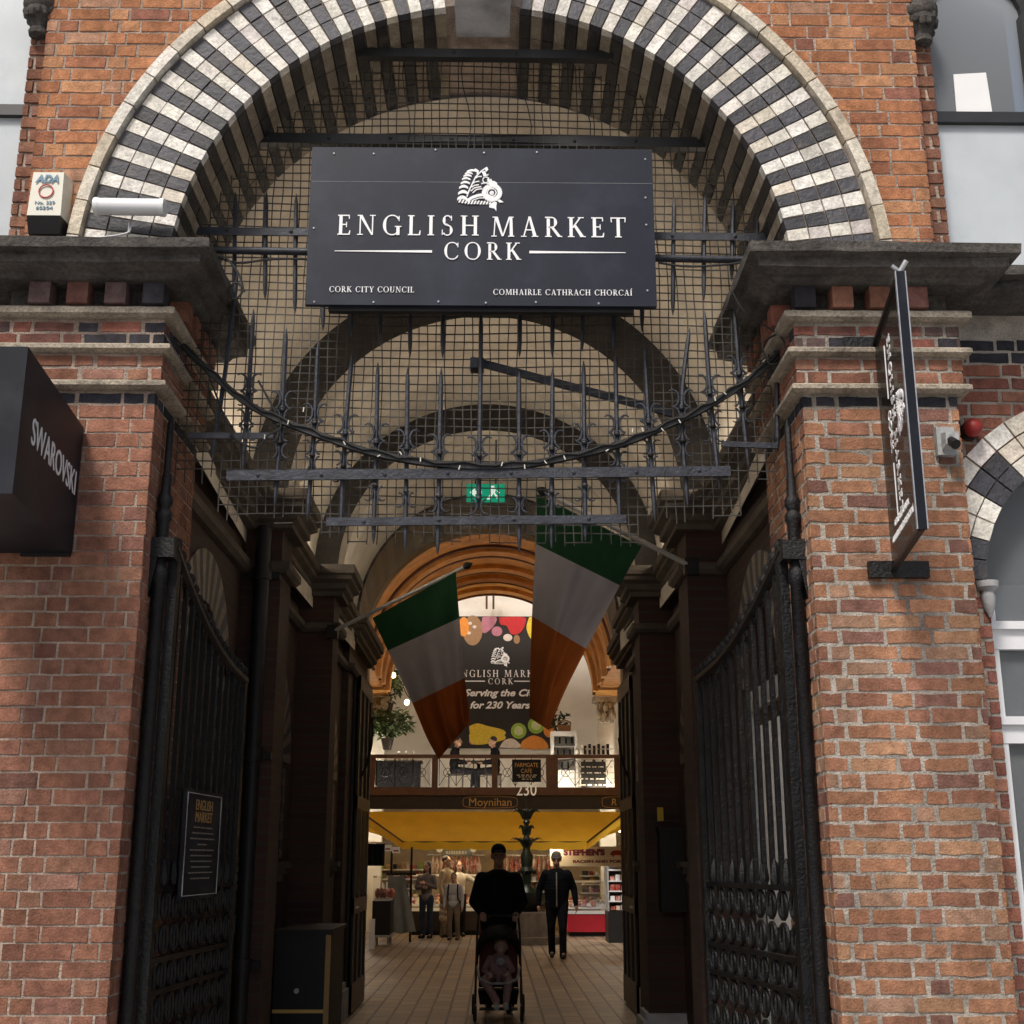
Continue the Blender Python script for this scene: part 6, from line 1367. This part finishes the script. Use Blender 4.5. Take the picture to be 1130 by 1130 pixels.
def person(label, foot, H, yaw, pose, cl, group=None, build=1.0, hair=None):
    """standing figure, faces -Y before the turn by yaw. pose: joint overrides in metres for a 1.75 m body"""
    t = thing('person', foot, label, 'person', group); s = H/1.75; rz = Matrix.Rotation(R(yaw), 3, 'Z'); F0 = Vector(foot)
    J = dict(pel=(0,.0,.94), waist=(0,.0,1.10), chest=(0,.0,1.30), neck=(0,.01,1.47), head=(0,-.01,1.63),
             shL=(-.185,.0,1.385), elL=(-.24,.02,1.13), wrL=(-.25,-.06,.88), shR=(.185,.0,1.385), elR=(.24,.02,1.13), wrR=(.25,-.06,.88),
             hpL=(-.09,0,.92), knL=(-.10,-.02,.50), anL=(-.10,.03,.09), hpR=(.09,0,.92), knR=(.10,-.02,.50), anR=(.10,.03,.09), toL=(-.11,-.14,.03), toR=(.11,-.14,.03))
    J.update({k: v for k, v in pose.items() if k in J})
    W = lambda p: F0+rz @ (Vector(p)*s); j = {k: W(v) for k, v in J.items()}
    hr = Matrix.Rotation(R(pose.get('hturn',0)), 3, 'Z') @ Matrix.Rotation(R(pose.get('hnod',0)), 3, 'X'); HB_ = rz @ hr; hc = j['head']
    Hd = lambda x, y, z: hc+HB_ @ (Vector((x,y,z))*s)
    b = build; fwd = rz @ Vector((0,-1,0)); side = rz @ Vector((1,0,0)); rot = rz
    def torso(mb, k, low=True):
        mb.ell(j['chest'], .165*b*k*s, .115*b*k*s, .20*s, 14, 10, rot); mb.ell(j['waist'], .145*b*k*s, .105*b*k*s, .17*s, 14, 10, rot)
        if low: mb.ell(j['pel'], .160*b*k*s, .115*b*k*s, .13*s, 14, 10, rot)
        for c in ('shL','shR'): mb.caps(j[c], .058*b*k*s, j['neck']-Vector((0,0,.055*s)), .050*k*s, 10); mb.caps(j[c], .055*b*k*s, j['chest']+Vector((0,0,.02*s)), .10*k*s, 10)
        mb.caps(j['chest'], .11*b*k*s, j['neck']-Vector((0,0,.05*s)), .07*s*k, 10)
    def arm(mb, c, k, k2=1.): mb.caps(j['sh'+c], .060*b*k*s, j['el'+c], .045*b*k*s, 10); mb.caps(j['el'+c], .045*b*k*s, j['wr'+c], .030*k*k2*s, 10)
    def leg(mb, c, k, k2=1.): mb.caps(j['hp'+c], .092*b*k*s, j['kn'+c], .060*k*s, 10); mb.caps(j['kn'+c], .060*k*s, j['an'+c]-(Vector((0,0,.03*s)) if k > 1 else Vector()), .040*k*k2*s, 10)
    mb = MB(); torso(mb, .9); [arm(mb, c, .9) for c in 'LR']; [leg(mb, c, .9) for c in 'LR']
    for c in 'LR': mb.caps(j['an'+c], .034*s, j['to'+c], .024*s, 8)
    mb.caps(j['neck']-Vector((0,0,.05*s)), .058*s, Hd(0,.02,-.07), .052*s, 10)
    mb.ell(Hd(0,.01,.025), .076*s, .095*s, .105*s, 14, 10, HB_); mb.ell(Hd(0,-.025,-.06), .058*s, .066*s, .062*s, 12, 8, HB_)
    mb.caps(Hd(0,-.09,.02), .010*s, Hd(0,-.108,-.018), .016*s, 6)
    mb.caps(Hd(-.035,-.080,.036), .012*s, Hd(.035,-.080,.036), .012*s, 6); mb.caps(Hd(-.02,-.088,-.052), .009*s, Hd(.02,-.088,-.052), .009*s, 6)
    for e in (-1, 1): mb.ell(Hd(e*.078,.01,.0), .012*s, .022*s, .032*s, 8, 6, HB_)
    for c, e in (('L',-1),('R',1)):
        d = (j['wr'+c]-j['el'+c]).normalized(); d = pose.get('hd'+c) and rz @ Vector(pose['hd'+c]) or d
        hand(mb, j['wr'+c], d, pose.get('pn'+c) and rz @ Vector(pose['pn'+c]) or -side*e, s, -e, pose.get('curl',.45))
    solid(mb, .0085*max(s,.7), 'body', cl.get('skin', M['skin']), t, 3)
    mb = MB()
    for e in (-1, 1): mb.ell(Hd(e*.032,-.083,.014), .010*s, .008*s, .007*s, 8, 6, HB_)
    mb.build('eyes', M['black_cloth'], t, smooth=True)
    if 'top' in cl:
        mb = MB(); torso(mb, 1.10, cl.get('long', True)); [arm(mb, c, 1.22, cl.get('cuff',1.15)) for c in 'LR']
        if cl.get('puff'):
            for q in range(9): z = .84+.06*q; f_ = 1-.10*abs(q-5)/4; mb.ell(j['pel'].lerp(j['chest'], q/8)-Vector((0,0,.08*s*(1-q/8))), .195*b*s*f_, .150*b*s*f_, .12*s, 14, 8, rot)
        if cl.get('coat'):
            for q in range(5): z = .94-.13*q; mb.ell(W((0,.01,z)), (.185+.008*q)*b*s, .135*b*s, .12*s, 14, 8, rot)
        if cl.get('collar', True): mb.tube([j['neck']+rz @ Vector((math.cos(a)*.075*s, math.sin(a)*.075*s+.005, -.035*s)) for a in [2*math.pi*i/14 for i in range(14)]], .030*s, 8, True)
        o = solid(mb, .011*max(s,.7), cl.get('topname','jacket'), cl['top'], t, 4)
        if cl.get('zip'): mb = MB(); q0, q1 = W((.0,-.175*b,1.42)), W((0,-.19*b,.86)); mb.tube([q0, W((0,-.205*b,1.2)), q1], .011*s, 6); mb.build('zip', M['steel'], o)
    if 'legs' in cl:
        mb = MB(); [leg(mb, c, 1.16, cl.get('hem',1.35)) for c in 'LR']; mb.ell(j['pel'], .165*b*s, .122*b*s, .12*s, 14, 10, rot); solid(mb, .011*max(s,.7), cl.get('legname','trousers'), cl['legs'], t, 4)
    for c in 'LR':
        mb = MB(); a, q = j['an'+c], j['to'+c]; d = (q-a); d.z = 0; d.normalize(); z0 = (q.z)
        mb.caps(a-Vector((0,0,.035*s))-d*.03*s, .043*s, q+Vector((0,0,.012*s)), .038*s, 8); mb.caps(a, .05*s, a-Vector((0,0,.05*s)), .046*s, 8); solid(mb, .01, 'shoe', cl.get('shoe', M['rubber']), t, 2)
    if hair:
        mb = MB(); kind, hm = hair
        if kind == 'beanie': mb.ell(Hd(0,.016,.062), .088*s, .105*s, .088*s, 14, 10, HB_); mb.tube([Hd(math.cos(a)*.087, .015+math.sin(a)*.105, .035) for a in [2*math.pi*i/18 for i in range(18)]], .016*s, 7, True); solid(mb, .009, 'beanie', hm, t, 3)
        elif kind == 'short': mb.ell(Hd(0,.026,.055), .083*s, .096*s, .088*s, 14, 10, HB_); solid(mb, .009, 'hair', hm, t, 2)
        elif kind == 'long': mb.ell(Hd(0,.028,.045), .088*s, .098*s, .098*s, 14, 10, HB_); mb.caps(Hd(-.07,.03,.02), .035*s, Hd(-.085,.02,-.26), .03*s, 8); mb.caps(Hd(.07,.03,.02), .035*s, Hd(.085,.02,-.26), .03*s, 8); mb.caps(Hd(0,.08,.0), .07*s, Hd(0,.09,-.26), .06*s, 10); solid(mb, .01, 'hair', hm, t, 3)
        elif kind == 'cap': mb.ell(Hd(0,.015,.062), .086*s, .103*s, .078*s, 14, 10, HB_); mb.ell(Hd(0,-.11,.055), .065*s, .06*s, .012*s, 12, 6, HB_); solid(mb, .009, 'cap', hm, t, 3)
    return t, j, W, Hd
# man behind the pushchair
px = P(550,1000,15.2).x
t, j, W, Hd = person('man in black coat and dark cap pushing the pushchair', (px,15.2,0), 1.80, 2,
    dict(elL=(-.27,.05,1.14), wrL=(-.185,-.22,1.02), elR=(.27,.05,1.14), wrR=(.185,-.22,1.02), hdL=(.1,-1,-.15), hdR=(-.1,-1,-.15), pnL=(0,0,-1), pnR=(0,0,-1), curl=.85,
         knL=(-.10,-.10,.52), anL=(-.10,.16,.12), toL=(-.10,.03,.03), knR=(.10,-.06,.50), anR=(.11,-.10,.09), toR=(.12,-.26,.04), hnod=2),
    dict(top=M['black_cloth'], legs=M['dark_trouser'], puff=True, topname='coat'), build=1.12, hair=('cap', M['black_cloth']))
hxL, hxR = j['wrL'], j['wrR']
# pushchair
pc = thing('pushchair', (px,14.55,0), 'dark pushchair with hood and pale frame, pushed towards the street', 'pushchair')
Q = lambda x, y, z: Vector((px+x, 14.55+y, z)); zh = .985*1.80/1.75
mb = MB(); mb.tube([Q(-.22,.34,1.035), Q(.22,.34,1.035)], .016, 8); mb.build('handle', M['rubber'], pc, smooth=True)
for s in (-1, 1):
    mb = MB(); mb.tube([Q(s*.22,.34,1.035), Q(s*.235,.20,.85), Q(s*.24,-.05,.45), Q(s*.25,-.32,.10)], .013, 8); mb.build('frame_tube', M['iron'], pc, smooth=True)
    mb = MB(); mb.tube([Q(s*.24,.12,.66), Q(s*.25,.30,.12)], .012, 8); mb.build('rear_strut', M['iron'], pc, smooth=True)
    for (y, r, x) in ((-.34,.085,.245),(.32,.11,.27)):
        mb = MB(); c = Q(s*x,y,r); mb.tube([c+Vector((0, math.cos(a)*(r-.02), math.sin(a)*(r-.02))) for a in [2*math.pi*i/18 for i in range(18)]], .02, 8, True); wo = mb.build('wheel', M['rubber'], pc, smooth=True)
        mb = MB(); mb.lathe([(.02,-.018),(r-.03,-.008),(r-.03,.008),(.02,.018)], c, 12, 'x'); mb.build('rim', M['grey_paint'], wo)
mb = MB()      # hood
mb.grid(lambda u, v: Q(-.25*math.cos(math.pi*u)*(1-.12*v*v), .22-.42*math.sin(v*1.45)*(.4+.6*math.sin(math.pi*u)), .60+.36*math.sin(math.pi*u)**.8*(.78+.22*math.cos(v*1.6))-.06*v), 24, 10); mb.build('hood', M['black_cloth'], pc, smooth=True, fix=False)
mb = MB(); mb.grid(lambda u, v: Q(-.21+.42*u, .20-.16*(1-v)+.02*math.sin(u*3.1), .34+.55*v), 10, 10); mb.build('backrest', M['maroon'], pc, smooth=True, fix=False)
mb = MB(); mb.hexa([Q(-.21,-.18,.33),Q(.21,-.18,.33),Q(.21,.08,.31),Q(-.21,.08,.31),Q(-.21,-.18,.38),Q(.21,-.18,.38),Q(.21,.08,.36),Q(-.21,.08,.36)]); mb.build('seat', M['black_cloth'], pc)
mb = MB(); mb.tube([Q(-.23,-.02,.52), Q(-.20,-.26,.42), Q(-.1,-.33,.38), Q(.1,-.33,.38), Q(.20,-.26,.42), Q(.23,-.02,.52)], .014, 8); mb.build('bumper_bar', M['grey_paint'], pc, smooth=True)
mb = MB(); mb.box(px-.2,px+.2,14.55-.38,14.55-.26,.12,.14); mb.build('footrest', M['rubber'], pc)
mb = MB(); mb.hexa([Q(-.2,.0,.14),Q(.2,.0,.14),Q(.2,.3,.14),Q(-.2,.3,.14),Q(-.22,-.02,.28),Q(.22,-.02,.28),Q(.22,.3,.28),Q(-.22,.3,.28)]); mb.build('basket', M['black_cloth'], pc)
# child in the pushchair
cb = thing('person', Q(0,.02,.37), 'small child in pink leggings sitting in the pushchair', 'person')
mb = MB(); mb.ell(Q(.0,.04,.46), .095,.085,.12, 12, 8); mb.ell(Q(.01,.06,.57), .09,.08,.10, 12, 8); mb.ell(Q(.03,.02,.735), .072,.08,.085, 14, 10); mb.ell(Q(.03,-.045,.70), .045,.035,.04, 10, 8); mb.caps(Q(.03,-.055,.735), .008, Q(.03,-.066,.72), .011, 6); mb.caps(Q(.01,.05,.63), .04, Q(.025,.03,.68), .036, 8)
for s in (-1, 1):
    mb.caps(Q(s*.06,.0,.43), .055, Q(s*.13-.02,-.24,.40), .045, 10); mb.caps(Q(s*.13-.02,-.24,.40), .045, Q(s*.05+.03,-.33,.19), .033, 10); mb.caps(Q(s*.05+.03,-.33,.19), .03, Q(s*.05+.03,-.39,.16), .028, 8)
    mb.caps(Q(s*.09,.05,.60), .034, Q(s*.15,-.05,.49), .028, 8); mb.caps(Q(s*.15,-.05,.49), .028, Q(s*.10,-.16,.46), .02, 8); hand(mb, Q(s*.10,-.16,.46), Vector((-s*.3,-.9,-.2)), Vector((0,0,-1)), .55, -s, .6)
    mb.ell(Q(.03+s*.073,.02,.72), .008,.016,.022, 6, 5)
solid(mb, .008, 'body', M['skin_pale'], cb, 2)
mb = MB()
for s in (-1, 1): mb.caps(Q(s*.06,.0,.43), .060, Q(s*.13-.02,-.24,.40), .051, 10); mb.caps(Q(s*.13-.02,-.24,.40), .051, Q(s*.05+.03,-.33,.21), .039, 10)
solid(mb, .009, 'leggings', M['pink'], cb, 3)
mb = MB(); mb.ell(Q(.0,.04,.47), .105,.095,.12, 12, 8); mb.ell(Q(.01,.06,.57), .10,.09,.10, 12, 8)
for s in (-1, 1): mb.caps(Q(s*.09,.05,.60), .042, Q(s*.15,-.05,.49), .036, 8); mb.caps(Q(s*.15,-.05,.49), .036, Q(s*.11,-.14,.465), .028, 8)
solid(mb, .009, 'top', M['pink'], cb, 3)
mb = MB(); mb.ell(Q(.03,.034,.76), .078,.084,.075, 14, 10); solid(mb, .008, 'hair', M['hair_fair'], cb, 2)
for s in (-1, 1): mb = MB(); mb.caps(Q(s*.05+.03,-.325,.17), .036, Q(s*.05+.03,-.40,.152), .032, 8); mb.build('shoe', M['pale_top'], cb, smooth=True)
mb = MB(); mb.ell(Q(.02,-.07,.58), .05,.02,.045, 10, 6); mb.build('bib', M['pale_top'], cb, smooth=True)
# man in the woolly hat
person('man in grey woolly hat and dark zipped jacket walking towards the street', (P(615,1058,23.1).x,23.1,0), 1.76, -3,
    dict(elL=(-.30,.06,1.14), wrL=(-.31,.0,.88), elR=(.30,.05,1.14), wrR=(.33,-.04,.88), knL=(-.10,.02,.50), anL=(-.09,.18,.12), toL=(-.09,.05,.03), knR=(.10,-.14,.51), anR=(.10,-.12,.09), toR=(.12,-.30,.04), hnod=8),
    dict(top=M['navy_cloth'], legs=M['dark_trouser'], puff=True, zip=True), build=1.16, hair=('beanie', M['beanie']))
# customers by the counter
person('woman with long dark hair, grey top and jeans, arms folded at the stall', (P(470,1034,29.0).x,29.0,0), 1.60, -20,
    dict(elL=(-.25,-.02,1.15), wrL=(-.03,-.17,1.16), elR=(.25,-.02,1.15), wrR=(.05,-.19,1.24), hturn=-10, curl=.6), dict(top=M['grey_top'], legs=M['denim'], topname='top', collar=False), build=.92, hair=('long', M['hair']))
person('man in long beige coat with dark hair looking up at the stall', (P(492,1032,29.3).x,29.3,0), 1.72, 60, dict(hnod=-10, elR=(.26,-.1,1.15), wrR=(.2,-.25,.98)), dict(top=M['beige'], legs=M['khaki'], coat=True, topname='coat'), build=.98, hair=('short', M['hair']))
person('woman in white top stretching one arm out behind the child', (P(506,1030,29.6).x,29.6,0), 1.62, 10, dict(elR=(.40,-.05,1.24), wrR=(.64,-.10,1.34), hdR=(1,-.1,.3)), dict(top=M['white_top'], legs=M['dark_trouser'], topname='top'), build=.95, hair=('long', M['hair']))
tt, jj, WW, _ = person('child in pale grey top with backpack straps and khaki trousers', (P(500,1037,28.3).x,28.3,0), 1.36, -8, dict(knR=(.12,-.08,.5), anR=(.13,.04,.09)), dict(top=M['pale_top'], legs=M['khaki'], topname='top'), build=1.0, hair=('short', M['hair']))
for s in (-1, 1): mb = MB(); mb.tube([WW((s*.12,.08,1.43)), WW((s*.125,-.07,1.46)), WW((s*.13,-.145,1.3)), WW((s*.14,-.13,1.1)), WW((s*.15,.05,1.0))], .016, 6, flat=.5); mb.build('backpack_strap', M['black_cloth'], tt, smooth=True)
mb = MB(); mb.ell(WW((0,.17,1.22)), .13*.78, .075, .2*.78, 12, 8); mb.build('backpack', M['black_cloth'], tt, smooth=True)
# seated guests on the gallery
def seated(label, px, d, yaw, m):
    p = Vector((P(px,850,d).x, d, zd)); ch = thing('cafe_chair', p, 'dark cafe chair under the guest '+('left of the small table' if px < 530 else 'right of the small table'), 'chair')
    mb = MB(); mb.box(p.x-.2,p.x+.2,d-.2,d+.2,zd+.42,zd+.45); mb.build('seat', M['wood_dark'], ch)
    for sx in (-1,1):
        for sy in (-1,1): mb = MB(); mb.cyl((p.x+sx*.17,d+sy*.17,zd),(p.x+sx*.17,d+sy*.17,zd+.42),.017,n=6); mb.build('leg', M['wood_dark'], ch)
    e = -1 if yaw > 0 else 1
    mb = MB(); mb.box(p.x-e*.2-.015,p.x-e*.2+.015,d-.19,d+.19,zd+.45,zd+.9); mb.build('backrest', M['wood_dark'], ch)
    return person(label, p, 1.72, yaw, dict(pel=(0,.03,.56), waist=(0,.05,.72), chest=(0,.03,.92), neck=(0,.0,1.09), head=(0,-.04,1.25), shL=(-.19,.02,1.03), elL=(-.24,-.02,.76), wrL=(-.15,-.26,.74), shR=(.19,.02,1.03), elR=(.24,-.02,.76), wrR=(.15,-.26,.74), hpL=(-.09,0,.53), knL=(-.11,-.44,.52), anL=(-.11,-.42,.09), hpR=(.09,0,.53), knR=(.11,-.44,.52), anR=(.11,-.42,.09), toL=(-.11,-.58,.03), toR=(.11,-.58,.03)), dict(top=m, legs=M['dark_trouser']), hair=('short', M['hair']))
seated('dark-clothed guest seated left of the small gallery table', 503, 31.7, 90, M['black_cloth'])
seated('dark-clothed guest seated right of the small gallery table', 545, 31.7, -90, M['navy_cloth'])
